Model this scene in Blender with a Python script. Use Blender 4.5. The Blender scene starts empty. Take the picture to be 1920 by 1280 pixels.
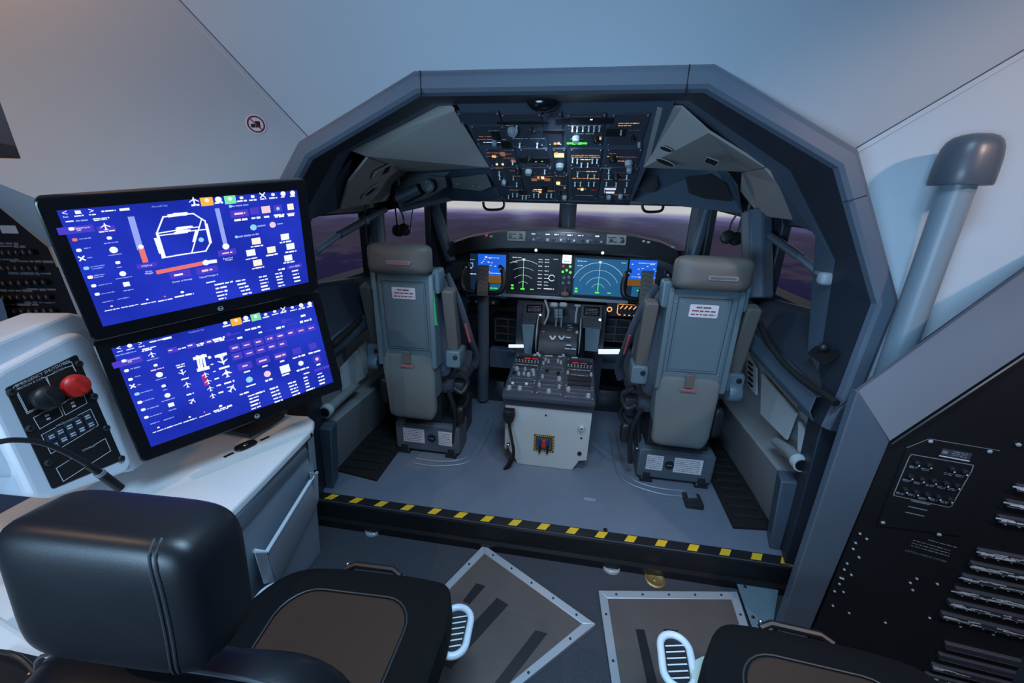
import bpy, bmesh, math, random
from mathutils import Vector as V, Matrix
S = bpy.context.scene
COL = S.collection

# ---------------------------------------------------------------- camera
CAM = V((0.11, 0.0, 1.5))
import numpy as np
def _cam():
    c = (960., 640.); f = 750.
    def d(x, y):
        u = np.array([x-c[0], y-c[1], f]); return u/np.linalg.norm(u)
    X = -d(-4240, 249); D = d(907, 2783); D = D-D.dot(X)*X; D /= np.linalg.norm(D)
    Y = np.cross(X, D)
    return np.array([X, Y, -D])
RW = _cam()
cd = bpy.data.cameras.new('camera'); cam = bpy.data.objects.new('camera', cd); COL.objects.link(cam)
cd.sensor_width = 36; cd.lens = 36*750/1920; cd.clip_start = .02
m3 = Matrix((RW[:, 0].tolist(), (-RW[:, 1]).tolist(), (-RW[:, 2]).tolist())).transposed()
cam.matrix_world = Matrix.Translation(CAM) @ m3.to_4x4()
S.camera = cam

# ---------------------------------------------------------------- world, lights, exposure
S.view_settings.view_transform = 'Standard'; S.view_settings.look = 'None'
S.view_settings.gamma = 1; S.view_settings.exposure = 0.0
W = bpy.data.worlds.new('World'); S.world = W; W.use_nodes = True
W.node_tree.nodes['Background'].inputs[0].default_value = (.36, .50, .78, 1)
W.node_tree.nodes['Background'].inputs[1].default_value = .09
def area(name, loc, target, power, color, size, sizey=None, spread=180):
    l = bpy.data.lights.new(name, 'AREA'); l.energy = power; l.color = color; l.size = size
    if sizey: l.shape = 'RECTANGLE'; l.size_y = sizey
    l.spread = math.radians(spread)
    o = bpy.data.objects.new(name, l); COL.objects.link(o); o.location = loc
    o.rotation_euler = (V(target)-V(loc)).to_track_quat('-Z', 'Y').to_euler(); return o
def spot(name, loc, target, power, color, ang, blend, r):
    l = bpy.data.lights.new(name, 'SPOT'); l.energy = power; l.color = color; l.spot_size = math.radians(ang)
    l.spot_blend = blend; l.shadow_soft_size = r
    o = bpy.data.objects.new(name, l); COL.objects.link(o); o.location = loc
    o.rotation_euler = (V(target)-V(loc)).to_track_quat('-Z', 'Y').to_euler(); return o
area('rear_lamp_cool', (-1.1, -1.5, 1.2), (.55, 2.2, 1.55), 20.5, (.42, .70, 1.0), 1.5, .6, 95)  # added cool fill behind the camera, reaches the cockpit linings
area('ceiling_lamp_cool', (.25, .35, 2.75), (.25, .55, 0), 31, (.45, .72, 1.0), .9, .5, 112)
spot('ceiling_lamp_right', (1.75, .1, 2.35), (1.5, 1.5, 1.05), 62, (1.0, .72, .62), 80, .6, .05)
spot('ceiling_lamp_warm_left', (-1.75, -.45, 2.6), (-1.15, .75, .72), 48, (1.0, .64, .38), 75, .75, .015)
spot('wall_lamp_warm_corner', (-1.55, .62, 2.62), (-1.66, 1.02, 2.3), 21, (1.0, .48, .17), 160, 1.0, .06)  # extra warm spot, added to tint the upper left corner
spot('cockpit_dome_lamp', (0.0, 1.72, 1.78), (0.0, 2.3, .3), 10, (.52, .76, 1.0), 150, .6, .05)

pl_ = bpy.data.lights.new('glareshield_flood_lamp', 'POINT'); pl_.energy = 3.0; pl_.color = (.80, .90, 1.0); pl_.shadow_soft_size = .05  # added fill hanging over the glareshield, lifts the ceiling linings; no fixture there
fl_ = bpy.data.objects.new('glareshield_flood_lamp', pl_); COL.objects.link(fl_); fl_.location = (.03, 2.74, 1.40)

# ---------------------------------------------------------------- helpers
def ray(px, py):
    return V((RW @ np.array([px-960., py-640., 750.])).tolist())
def at(px, py, x=None, y=None, z=None):          # a photo point on the plane x=, y= or z=
    r = ray(px, py)
    t = (x-CAM.x)/r.x if x is not None else (y-CAM.y)/r.y if y is not None else (z-CAM.z)/r.z
    return CAM+t*r
def atp(px, py, p, n):                           # ... on any plane
    r = ray(px, py); n = V(n); p = V(p); return CAM+r*((p-CAM).dot(n)/r.dot(n))
def lerp(a, b, t): return V(a)+(V(b)-V(a))*t

_m = {}
def mat(name, col, rough=.55, metal=0., bump=0., bscale=200., var=0., vscale=8., coat=0., emit=None, es=0., spec=.5):
    if name in _m: return _m[name]
    m = bpy.data.materials.new(name); m.use_nodes = True; nt = m.node_tree; b = nt.nodes['Principled BSDF']
    b.inputs['Base Color'].default_value = (*col, 1); b.inputs['Roughness'].default_value = rough
    b.inputs['Metallic'].default_value = metal; b.inputs['Coat Weight'].default_value = coat
    b.inputs['Specular IOR Level'].default_value = spec
    if emit: b.inputs['Emission Color'].default_value = (*emit, 1); b.inputs['Emission Strength'].default_value = es
    tc = nt.nodes.new('ShaderNodeTexCoord')
    if var:
        n = nt.nodes.new('ShaderNodeTexNoise'); n.inputs['Scale'].default_value = vscale; n.inputs['Detail'].default_value = 6
        r = nt.nodes.new('ShaderNodeMapRange'); r.inputs[3].default_value = 1-var; r.inputs[4].default_value = 1+var
        mx = nt.nodes.new('ShaderNodeMix'); mx.data_type = 'RGBA'; mx.blend_type = 'MULTIPLY'; mx.inputs[0].default_value = 1
        mx.inputs[6].default_value = (*col, 1)
        nt.links.new(tc.outputs['Object'], n.inputs['Vector']); nt.links.new(n.outputs[0], r.inputs[0])
        nt.links.new(r.outputs[0], mx.inputs[7]); nt.links.new(mx.outputs[2], b.inputs['Base Color'])
    if bump:
        n = nt.nodes.new('ShaderNodeTexNoise'); n.inputs['Scale'].default_value = bscale; n.inputs['Detail'].default_value = 3
        bp = nt.nodes.new('ShaderNodeBump'); bp.inputs['Strength'].default_value = bump; bp.inputs['Distance'].default_value = .002
        nt.links.new(tc.outputs['Object'], n.inputs['Vector']); nt.links.new(n.outputs[0], bp.inputs['Height'])
        nt.links.new(bp.outputs[0], b.inputs['Normal'])
    _m[name] = m; return m
def glow(name, col, s=1.): return mat(name, tuple(c*.2 for c in col), .4, emit=col, es=s)

WALL = mat('wall_paint', (.42, .47, .53), .5, var=.03, vscale=3, bump=.05, bscale=400)
FRAME = mat('frame_grey', (.088, .113, .155), .42, var=.05, vscale=6, bump=.05, bscale=500)
LINER = mat('dark_liner', (.018, .025, .038), .5, var=.08)
SHELL = mat('cockpit_blue_grey', (.065, .093, .132), .45, var=.08, vscale=5)
GREYL = mat('grey_ceiling_liner', (.36, .345, .33), .6, var=.05, vscale=5)
LOWP = mat('grey_lower_panel', (.20, .215, .23), .5, var=.08, vscale=6)
PALE = mat('pale_grey_panel', (.43, .50, .52), .45, var=.06)
FLOORM = mat('grey_blue_floor', (.13, .16, .215), .42, var=.14, vscale=7, bump=.08, bscale=90)
CARPET = mat('carpet', (.036, .041, .053), .95, var=.75, vscale=170, bump=1., bscale=260)
BLACK = mat('black_paint', (.008, .008, .010), .45, var=.1)
BLACKG = mat('black_gloss', (.006, .006, .008), .16)
RUBBER = mat('black_rubber', (.005, .005, .006), .75, bump=.3, bscale=120)
YEL = mat('hazard_yellow', (.72, .45, .02), .55, var=.12, vscale=30)
TAPEB = mat('hazard_black', (.010, .010, .012), .5, var=.2)
SEATM = mat('seat_grey_blue', (.105, .160, .195), .42, var=.06)
SEATD = mat('seat_dark_blue_grey', (.075, .105, .135), .42, var=.08)
TAUPE = mat('taupe_leather', (.115, .105, .098), .55, bump=.15, bscale=150, var=.06)
CLOTH = mat('grey_cloth', (.125, .145, .15), .85, bump=.5, bscale=60, var=.1)
SEATC = mat('dark_cushion', (.05, .06, .085), .85, bump=.4, bscale=200)
STEEL = mat('brushed_steel', (.45, .47, .50), .32, 1.)
ALU = mat('aluminium_trim', (.46, .50, .55), .38, .55, var=.05)
DARKM = mat('dark_metal', (.03, .034, .042), .4, .5)
WHITE = mat('white_plastic', (.62, .68, .76), .38, var=.03)
WHITET = mat('white_worktop', (.66, .67, .68), .35, var=.03)
BLUEG = mat('console_grey_blue', (.31, .37, .45), .45, var=.04)
LABEL = mat('label_white', (.62, .63, .68), .5)
INK = mat('label_ink', (.25, .06, .09), .6)
INKB = mat('label_ink_grey', (.16, .17, .2), .6)
SILK = mat('silkscreen_white', (.62, .65, .68), .5)
SILKD = mat('silkscreen_dim', (.20, .21, .24), .5)
LEATH = mat('black_leather', (.007, .008, .011), .40, bump=.05, bscale=420, spec=.35)
LEATHS = mat('black_stitch', (.035, .037, .045), .45)
FABRIC = mat('black_fabric', (.004, .004, .005), .9, bump=.3, bscale=300, spec=.2)
PANEL = mat('panel_grey', (.040, .047, .067), .5, var=.06)
PANELD = mat('panel_dark', (.018, .021, .03), .5)
KNOBG = mat('knob_grey', (.32, .36, .40), .45)
KNOBB = mat('knob_black', (.012, .012, .014), .4)
RED = mat('red_plastic', (.62, .025, .02), .35)
GREEN = mat('green_tag', (.02, .42, .10), .5)
REDP = mat('red_strip', (.45, .08, .10), .6)
BOARD = mat('platform_board', (.082, .066, .062), .5, var=.22, vscale=9, bump=.06, bscale=60)
BRASS = mat('brass', (.48, .33, .13), .35, .8)

class Frame:
    def __init__(s, o, u, v):
        s.o = V(o); s.u = V(u).normalized(); v = V(v); s.v = (v-s.u*v.dot(s.u)).normalized(); s.n = s.u.cross(s.v)
    def p(s, x, y, z=0.): return s.o+s.u*x+s.v*y+s.n*z
    def off(s, x, y, z=0.): return Frame(s.p(x, y, z), s.u, s.v)
    def rot(s, a):
        c, k = math.cos(a), math.sin(a); return Frame(s.o, s.u*c+s.v*k, s.v*c-s.u*k)
XZ = lambda o: Frame(o, (1, 0, 0), (0, 0, 1))       # faces -Y (towards the aft end)
XY = lambda o: Frame(o, (1, 0, 0), (0, 1, 0))       # faces up

def rrect(w, h, r, n=4):
    r = min(r, w/2-1e-5, h/2-1e-5); out = []
    for k, (cx, cy) in enumerate(((w/2-r, h/2-r), (-w/2+r, h/2-r), (-w/2+r, -h/2+r), (w/2-r, -h/2+r))):
        for i in range(n+1):
            a = math.pi/2*(k+i/n); out.append((cx+r*math.cos(a), cy+r*math.sin(a)))
    return out
def ngon(r, n, a0=0., ry=None): return [(r*math.cos(a0+2*math.pi*i/n), (ry or r)*math.sin(a0+2*math.pi*i/n)) for i in range(n)]

_txt = {}
def txtmesh(s):
    if s not in _txt:
        c = bpy.data.curves.new('t', 'FONT'); c.body = s; c.resolution_u = 2; c.align_x = 'CENTER'; c.align_y = 'CENTER'
        o = bpy.data.objects.new('t', c); COL.objects.link(o)
        bpy.context.view_layer.update()
        me = bpy.data.meshes.new_from_object(o.evaluated_get(bpy.context.evaluated_depsgraph_get()))
        _txt[s] = ([v.co.copy() for v in me.vertices], [tuple(p.vertices) for p in me.polygons])
        bpy.data.objects.remove(o); bpy.data.curves.remove(c); bpy.data.meshes.remove(me)
    return _txt[s]

class MB:
    def __init__(s, m=None):
        s.vs = []; s.fs = []; s.mi = []; s.mats = []; s.cur = 0
        if m: s.use(m)
    def use(s, m):
        if m not in s.mats: s.mats.append(m)
        s.cur = s.mats.index(m); return s
    def add(s, vs, fs):
        k = len(s.vs); s.vs += [V(v) for v in vs]
        for f in fs: s.fs.append([i+k for i in f]); s.mi.append(s.cur)
        return s
    def poly(s, pts): return s.add(pts, [list(range(len(pts)))])
    def hexa(s, b, t):      # bottom 4 and top 4 points, same winding
        return s.add(list(b)+list(t), [(3, 2, 1, 0), (4, 5, 6, 7), (0, 1, 5, 4), (1, 2, 6, 5), (2, 3, 7, 6), (3, 0, 4, 7)])
    def fbox(s, F, x, y, w, h, z0, z1, c=0.):
        if c <= 0:
            q = [(-w/2, -h/2), (w/2, -h/2), (w/2, h/2), (-w/2, h/2)]
            return s.hexa([F.p(x+a, y+b, z0) for a, b in q], [F.p(x+a, y+b, z1) for a, b in q])
        return s.fprism(F.off(x, y), rrect(w, h, c, 3), z0, z1, c*.6)
    def fprism(s, F, pts, z0, z1, c=0.):
        n = len(pts); vs = [F.p(a, b, z0) for a, b in pts]; fs = [list(range(n-1, -1, -1))]
        if c > 0:
            vs += [F.p(a, b, z1-c) for a, b in pts]
            cx = sum(a for a, b in pts)/n; cy = sum(b for a, b in pts)/n
            xs = max(abs(a-cx) for a, b in pts); ys = max(abs(b-cy) for a, b in pts)
            for fr in (.45, 1.):
                k = c*(1-math.cos(fr*math.pi/2)); zz = z1-c+c*math.sin(fr*math.pi/2)
                vs += [F.p(cx+(a-cx)*(1-k/max(xs, 1e-6)), cy+(b-cy)*(1-k/max(ys, 1e-6)), zz) for a, b in pts]
            L = 4
        else:
            vs += [F.p(a, b, z1) for a, b in pts]; L = 2
        for l in range(L-1):
            for i in range(n): j = (i+1) % n; fs.append((l*n+i, l*n+j, l*n+n+j, l*n+n+i))
        fs.append([(L-1)*n+i for i in range(n)])
        return s.add(vs, fs)
    def frect(s, F, x, y, w, h, z=.0006):
        return s.poly([F.p(x-w/2, y-h/2, z), F.p(x+w/2, y-h/2, z), F.p(x+w/2, y+h/2, z), F.p(x-w/2, y+h/2, z)])
    def fpoly(s, F, pts, z=.0006): return s.poly([F.p(a, b, z) for a, b in pts])
    def fline(s, F, pts, w, z=.0007, closed=False):
        n = len(pts)
        for i in range(n if closed else n-1):
            a = V((*pts[i], 0)); b = V((*pts[(i+1) % n], 0)); d = (b-a)
            if d.length < 1e-9: continue
            d = d.normalized()*w/2; k = V((-d.y, d.x, 0)); q = [a-d-k, b+d-k, b+d+k, a-d+k]
            s.poly([F.p(v.x, v.y, z) for v in q])
        return s
    def farc(s, F, x, y, r, a0, a1, w, n=20, z=.0007):
        return s.fline(F, [(x+r*math.cos(a0+(a1-a0)*i/n), y+r*math.sin(a0+(a1-a0)*i/n)) for i in range(n+1)], w, z)
    def box(s, c, sz, ch=0.): return s.fbox(XY(c), 0, 0, sz[0], sz[1], -sz[2]/2, sz[2]/2, ch)
    def rings(s, R, cap=True, closed=False):
        n = len(R[0]); vs = [p for r in R for p in r]; fs = []
        for l in range(len(R)-(0 if closed else 1)):
            l2 = (l+1) % len(R)
            for i in range(n): j = (i+1) % n; fs.append((l*n+i, l*n+j, l2*n+j, l2*n+i))
        if cap and not closed: fs.append(list(range(n-1, -1, -1))); fs.append([(len(R)-1)*n+i for i in range(n)])
        return s.add(vs, fs)
    def tube(s, pts, r, n=10, closed=False, flat=1.):
        pts = [V(p) for p in pts]; R = []; N = len(pts); up = None
        for i, p in enumerate(pts):
            a = pts[(i-1) % N] if (closed or i) else p; b = pts[(i+1) % N] if (closed or i < N-1) else p
            d = (b-a).normalized()
            if up is None: up = d.orthogonal().normalized() if abs(d.z) > .9 else V((0, 0, 1))
            e = (up-d*up.dot(d))
            e = e.normalized() if e.length > 1e-4 else d.orthogonal().normalized()
            up = e; g = d.cross(e); rr = r[i] if isinstance(r, (list, tuple)) else r
            R.append([p+e*rr*math.cos(2*math.pi*k/n)+g*rr*flat*math.sin(2*math.pi*k/n) for k in range(n)])
        return s.rings(R, True, closed)
    def cyl(s, a, b, r, r2=None, n=16): return s.tube([a, b], [r, r if r2 is None else r2], n)
    def lathe(s, F, prof, n=18, x=0, y=0, sy=1.):    # (radius, height along the frame normal)
        return s.rings([[F.p(x+r*math.cos(2*math.pi*k/n), y+r*sy*math.sin(2*math.pi*k/n), h) for k in range(n)] for r, h in prof])
    def pillow(s, F, w, h, d, e=.3, e2=None, n=10, m=20, bend=None):   # superellipsoid cushion centred on the frame
        e2 = e2 or e; sg = lambda c, k: math.copysign(abs(c)**k, c); R = []
        for i in range(n+1):
            t = -math.pi/2+math.pi*i/n; ct, st = max(sg(math.cos(t), e2), 1e-4), sg(math.sin(t), e2); row = []
            for j in range(m):
                a = 2*math.pi*(j+.5)/m; x, y, z = w/2*ct*sg(math.cos(a), e), h/2*ct*sg(math.sin(a), e), d/2*st
                if bend: x, y, z = bend(x, y, z)
                row.append(F.p(x, y, z))
            R.append(row)
        return s.rings(R)
    def text(s, F, t, x, y, size, z=.0009, sx=1.):
        vs, fs = txtmesh(t); return s.add([F.p(x+v.x*size*sx, y+v.y*size, z) for v in vs], fs)
    def words(s, F, x, y, w, h, seed=0, z=.0009, gap=.28, a=.5):  # a line of lettering too small to read: word-length strokes
        r = random.Random(seed); t = x-w/2
        while t < x+w/2-h*.3:
            l = min(h*r.uniform(1.2, 4.5), x+w/2-t); s.frect(F, t+l/2, y+r.uniform(-.05, .05)*h, l, h*r.uniform(a, 1.), z); t += l+h*gap*2
        return s
    def build(s, name, parent=None, label=None, cat=None, group=None, kind=None, sharp=38, bevel=0., seg=2, solid=0., sub=0):
        me = bpy.data.meshes.new(name); o = bpy.data.objects.new(name, me); COL.objects.link(o)
        n = len(s.vs); lo = V((min(v[i] for v in s.vs) for i in range(3))); hi = V((max(v[i] for v in s.vs) for i in range(3)))
        org = (lo+hi)/2
        if parent is None: org.z = lo.z
        pw = V(parent['_w']) if parent else V((0, 0, 0))
        o.location = org-pw; o['_w'] = tuple(org)
        me.from_pydata([v-org for v in s.vs], [], s.fs)
        for m in s.mats: me.materials.append(m)
        me.polygons.foreach_set('material_index', s.mi)
        bm = bmesh.new(); bm.from_mesh(me)
        bmesh.ops.recalc_face_normals(bm, faces=bm.faces)
        if solid:                                   # open sheets get their thickness on the side away from the room
            bm.normal_update()
            if sum(f.calc_area()*f.normal.dot((CAM-org-f.calc_center_median()).normalized()) for f in bm.faces) < 0: bmesh.ops.reverse_faces(bm, faces=bm.faces)
        th = math.radians(sharp)
        for f in bm.faces: f.smooth = len(f.verts) < 5
        for e in bm.edges:
            if len(e.link_faces) != 2 or e.calc_face_angle(0) > th: e.smooth = False
        bm.to_mesh(me); bm.free()
        if solid: q = o.modifiers.new('thickness', 'SOLIDIFY'); q.thickness = solid; q.offset = -1
        if bevel: q = o.modifiers.new('bevel', 'BEVEL'); q.width = bevel; q.segments = seg; q.limit_method = 'ANGLE'; q.angle_limit = math.radians(30); q.harden_normals = False
        if sub: q = o.modifiers.new('sub', 'SUBSURF'); q.levels = sub; q.render_levels = sub
        if parent: o.parent = parent
        return tag(o, label, cat, group, kind)
def tag(o, label=None, cat=None, group=None, kind=None):
    if label: o['label'] = label
    if cat: o['category'] = cat
    if group: o['group'] = group
    if kind: o['kind'] = kind
    return o
def thing(name, label, cat, loc, group=None):
    o = bpy.data.objects.new(name, None); COL.objects.link(o); o.location = loc; o['_w'] = tuple(loc); o.empty_display_size = .05
    return tag(o, label, cat, group)
def struct(mb, name, **k): return mb.build(name, kind='structure', **k)
def cat_rom(P, n=6):
    P = [V(p) for p in P]; out = []
    for i in range(len(P)-1):
        a, b, c, d = P[max(i-1, 0)], P[i], P[i+1], P[min(i+2, len(P)-1)]
        for k in range(n):
            t = k/n; out.append(.5*((2*b)+(c-a)*t+(2*a-5*b+4*c-d)*t*t+(3*b-a-3*c+d)*t**3))
    return out+[P[-1]]

# ================================================================ THE SETTING
ZC = -.12                                    # cab carpet; the cockpit deck is z = 0, its sill at y = 1.535
b = MB(CARPET); b.box((0, .3, ZC-.05), (4.6, 2.5, .1)); struct(b, 'floor')
b = MB(FLOORM); b.box((0, 2.52, -.03), (2.7, 1.97, .06)); struct(b, 'floor_cockpit')
b = MB(BLACK); b.hexa([V((x, y, ZC)) for x, y in ((-1.3, 1.50), (1.3, 1.50), (1.3, 1.53), (-1.3, 1.53))],
                     [V((x, y, -.002)) for x, y in ((-1.3, 1.515), (1.3, 1.515), (1.3, 1.53), (-1.3, 1.53))])
b.box((0, 1.495, ZC+.02), (2.4, .03, .04)); struct(b, 'baseboard_sill')

# bulkhead round the opening: three flared facets with seams
pT = V((0, 1.53, 1.93)); nT = V((0, 1, .5)).normalized()
sL0, sL1 = atp(570, 250, pT, nT), atp(335, 0, pT, nT); sR0, sR1 = atp(1595, 285, pT, nT), atp(1920, 95, pT, nT)
sL2, sR2 = sL0+(sL1-sL0)*2.6, sR0+(sR1-sR0)*2.6
fL, fR = at(510, 330, y=1.53), at(1690, 570, y=1.53)
nL = (sL1-sL0).cross(fL-sL0).normalized(); nR = (sR1-sR0).cross(fR-sR0).normalized()
def onL(px, py): return atp(px, py, sL0, nL)
def onR(px, py): return atp(px, py, sR0, nR)
top_in = [V((-.48, 1.59, 0)), V((.48, 1.59, 0))]
def onT(x, z): return V((x, 1.53-.5*(z-1.93), z))
b = MB(WALL); sL9, sR9 = sL0-(sL1-sL0).normalized()*.10, sR0-(sR1-sR0).normalized()*.10
b.poly([sL9, onT(-.45, 1.868), onT(.45, 1.868), sR9, sR2, sL2]); struct(b, 'wall_top', solid=.02)
# left facet and the return below its lower crease
cA, cB, cC = onL(0, 190), onL(40, 300), onL(140, 366)
dn = (cC-cB)
cD = cC+dn*1.6
b = MB(WALL)
lowL = at(600, 560, y=1.6); 
b.poly([sL9, sL2, onL(-160, -200), cA, cB, cC, cD, V((-1.3, 1.50, .2)) if False else onL(470, 640), onL(520, 420)])
struct(b, 'wall_left', solid=.02)
b = MB(WALL); b.poly([sR9, sR2, onR(2300, 60), onR(2300, 225), onR(1620, 716), onR(1660, 560)]); struct(b, 'wall_right', solid=.02)
nTc = nT if nT.dot(CAM-pT) > 0 else -nT
for nm, a, c, nn in (('trim_left_seam', sL0, sL1, nL), ('trim_right_seam', sR0, sR1, nR)):
    nn = nn if nn.dot(CAM-a) > 0 else -nn
    d = (c-a).normalized(); e = d.cross(nn).normalized()
    if e.dot(V((0, 0, 1))) > 0: e = -e                      # down along the side facet
    f = d.cross(nTc).normalized()
    if f.z < 0: f = -f                                      # up along the top facet
    L = (c-a).length*2.4; k = [a-d*.03, a+d*L]
    b = MB(WALL); b.hexa([k[0]+nn*.001, k[1]+nn*.001, k[1]+e*.016+nn*.001, k[0]+e*.016+nn*.001], [k[0]+nn*.004, k[1]+nn*.004, k[1]+e*.014+nn*.004, k[0]+e*.014+nn*.004])
    b.use(SHELL); b.hexa([k[0]+nTc*.0005, k[1]+nTc*.0005, k[1]+f*.005+nTc*.0005, k[0]+f*.005+nTc*.0005], [k[0]+nTc*.0015, k[1]+nTc*.0015, k[1]+f*.005+nTc*.0015, k[0]+f*.005+nTc*.0015])
    struct(b, nm)
# blue cab wall seen past the left facet, and the sloped shroud above the breaker panel
b = MB(mat('cab_wall_blue', (.22, .36, .62), .6)); 
b.poly([V((-2.45, -.6, -.12)), V((-2.45, 1.7, -.12)), V((-2.45, 1.7, 2.9)), V((-2.45, -.6, 2.9))]); struct(b, 'wall_cab_left', solid=.03)

b = MB(SHELL); b.poly([V((-1.14, 1.575, -.12)), V((-2.4, 1.42, -.12)), V((-2.4, 1.42, 1.7)), V((-1.14, 1.575, 1.5))]); struct(b, 'wall_left_lower', solid=.02)
# octagonal surround
OUT = [(-1.19, .62), (-1.185, .86), (-1.225, 1.36), (-.957, 1.695), (-.486, 1.915), (.488, 1.915), (.953, 1.678), (1.205, 1.215), (1.19, .86), (1.17, .70)]
def inset(P, d):
    R = []
    for i, p in enumerate(P):
        p = V(p); n = []
        for a, c in ((i-1, i), (i, i+1)):
            if 0 <= a and c < len(P):
                t = (V(P[c])-V(P[a])).normalized(); n.append(V((t.y, -t.x)))
        m = (n[0]+n[-1]).normalized(); R.append(p+m*(d/m.dot(n[0])))
    return R
def ringrow(d, y): return [V((q.x, y, q.y)) for q in inset(OUT, d)]
prof = [(0, 1.66), (0, 1.53), (.010, 1.512), (.024, 1.503), (.058, 1.503), (.070, 1.511), (.077, 1.528)]
rows = [ringrow(d, y) for d, y in prof]
b = MB(FRAME); n = len(OUT)
vs = [p for r in rows for p in r]; fs = [(l*n+i, l*n+i+1, (l+1)*n+i+1, (l+1)*n+i) for l in range(len(rows)-1) for i in range(n-1)]
b.add(vs, fs); struct(b, 'trim_surround', sharp=28)
# joint lines of the surround
b = MB(BLACK)
for (x0, z0), (x1, z1) in (((-.455, 1.917), (-.455, 1.81)), ((.41, 1.917), (.41, 1.81)), ((1.0, 1.6), (1.0, 1.6))):
    if x0 == 1.0: continue
    b.box(((x0+x1)/2, 1.5025, (z0+z1)/2+.003), (.003, .003, .085))
k = inset(OUT, .022); k2 = inset(OUT, .085)
pa, pb = k[6].lerp(k[7], .26), k2[6].lerp(k2[7], .22)
b.tube([V((pa.x, 1.5035, pa.y)), V((pb.x, 1.5035, pb.y))], .0018, 6); struct(b, 'trim_surround_joints')
# dark reveal from the surround to the cockpit lining
INN = [(-1.15, .60), (-1.14, .80), (-1.125, 1.38), (-.885, 1.685), (-.475, 1.852), (.455, 1.852), (.80, 1.63), (1.02, 1.40), (1.12, .86), (1.13, .66)]
r0 = ringrow(.077, 1.528); r2 = [V((x, 1.765, z)) for x, z in INN]; r1 = [p.lerp(q, .62) for p, q in zip(r0, r2)]
b = MB(LINER); b.add(r0+r1, [(i, i+1, n+i+1, n+i) for i in range(n-1)]); struct(b, 'wall_reveal')
b = MB(SHELL); b.add(r1+r2, [(i, i+1, n+i+1, n+i) for i in range(n-1)]); struct(b, 'trim_reveal_return')

# ceiling lining each side of the overhead panel
OHT, OHB = V((0, 1.72, 1.832)), V((0, 2.40, 1.517))
ohv = (OHB-OHT).normalized(); ohn = V((1, 0, 0)).cross(ohv); 
if ohn.z > 0: ohn = -ohn
def onO(px, py, d=0): return atp(px, py, OHT+ohn*d, ohn)
def liner(name, P, fold):
    m = MB(GREYL); m.add(P, fold); return struct(m, name, solid=.01, sharp=50)
W1 = 1.75
Pl = [at(822, 182, y=W1), at(654, 281, y=W1), at(686, 293, y=1.80), onO(852, 207), onO(918, 314), at(735, 327, x=-.90), at(760, 322, x=-.86)]
liner('ceiling_liner_left', Pl, [(0, 1, 2, 6, 4, 3)])
Pl2 = [at(690, 296, y=1.80), at(762, 322, x=-.86), at(735, 345, x=-.93), at(728, 376, x=-1.02), at(638, 392, x=-1.08), at(655, 340, y=1.82)]
liner('wall_liner_left', Pl2, [(0, 1, 2, 3, 4, 5)])
Pl3 = [at(660, 300, y=1.79), at(640, 390, x=-1.085), at(580, 412, x=-1.12), at(598, 370, y=1.77)]
b = MB(SHELL); b.poly(Pl3); struct(b, 'wall_liner_left_rear', solid=.01)
Pr = [onO(1232, 203), at(1278, 203, y=W1), at(1329, 249, y=W1), at(1433, 314, y=W1), at(1391, 322, x=.88), at(1356, 318, x=.86), onO(1206, 314)]
liner('ceiling_liner_right', Pr, [(0, 1, 2, 3, 4, 5, 6)])
Pr2 = [at(1433, 316, y=W1), at(1458, 345, y=1.77), at(1484, 412, x=1.02), at(1424, 404, x=1.04), at(1388, 358, x=.93), at(1391, 324, x=.88)]
liner('wall_liner_right', Pr2, [(0, 1, 2, 3, 4, 5)])
b = MB(SHELL); b.poly([at(1458, 342, y=1.765), at(1486, 338, y=1.755), at(1534, 440, x=1.05), at(1488, 418, x=1.05)]); struct(b, 'wall_liner_right_rear', solid=.01)
# roof shell above everything, keeps the sky out
b = MB(LINER)
b.add([V(p) for p in ((-1.3, 1.78, 1.42), (-.92, 1.78, 1.75), (.92, 1.78, 1.75), (1.3, 1.78, 1.42), (-1.15, 2.45, 1.50), (-.8, 2.7, 1.80), (.8, 2.7, 1.80), (1.15, 2.45, 1.50), (-.95, 3.0, 1.52), (0, 3.3, 1.52), (.95, 3.0, 1.52), (-.5, 1.70, 1.92), (.5, 1.70, 1.92), (-.4, 2.9, 1.75), (.4, 2.9, 1.75))],
      [(0, 1, 5, 4), (1, 11, 13, 5), (11, 12, 14, 13), (12, 2, 6, 14), (2, 3, 7, 6), (4, 5, 8), (5, 13, 9, 8), (13, 14, 9), (14, 6, 10, 9), (6, 7, 10)])
struct(b, 'ceiling')

# window walls: plan points on the left, mirrored on the right; z of head and sill
PLAN = [(-1.17, 1.74), (-1.10, 2.30), (-.90, 2.90), (0.03, 3.28)]
def side(s):
    return [V((s*-x if s > 0 else x, y, 0)) for x, y in PLAN]
GLASS = bpy.data.materials.new('window_glass'); GLASS.use_nodes = True
nt = GLASS.node_tree; nt.nodes.clear(); o_ = nt.nodes.new('ShaderNodeOutputMaterial'); mx = nt.nodes.new('ShaderNodeMixShader')
tr = nt.nodes.new('ShaderNodeBsdfTransparent'); gl = nt.nodes.new('ShaderNodeBsdfGlossy'); gl.inputs['Roughness'].default_value = .3
tr.inputs[0].default_value = (.93, .94, .96, 1); fr = nt.nodes.new('ShaderNodeFresnel'); fr.inputs[0].default_value = 1.25
mx.inputs[0].default_value = .012; nt.links.new(tr.outputs[0], mx.inputs[1]); nt.links.new(gl.outputs[0], mx.inputs[2]); nt.links.new(mx.outputs[0], o_.inputs[0])
wi = 0
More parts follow.
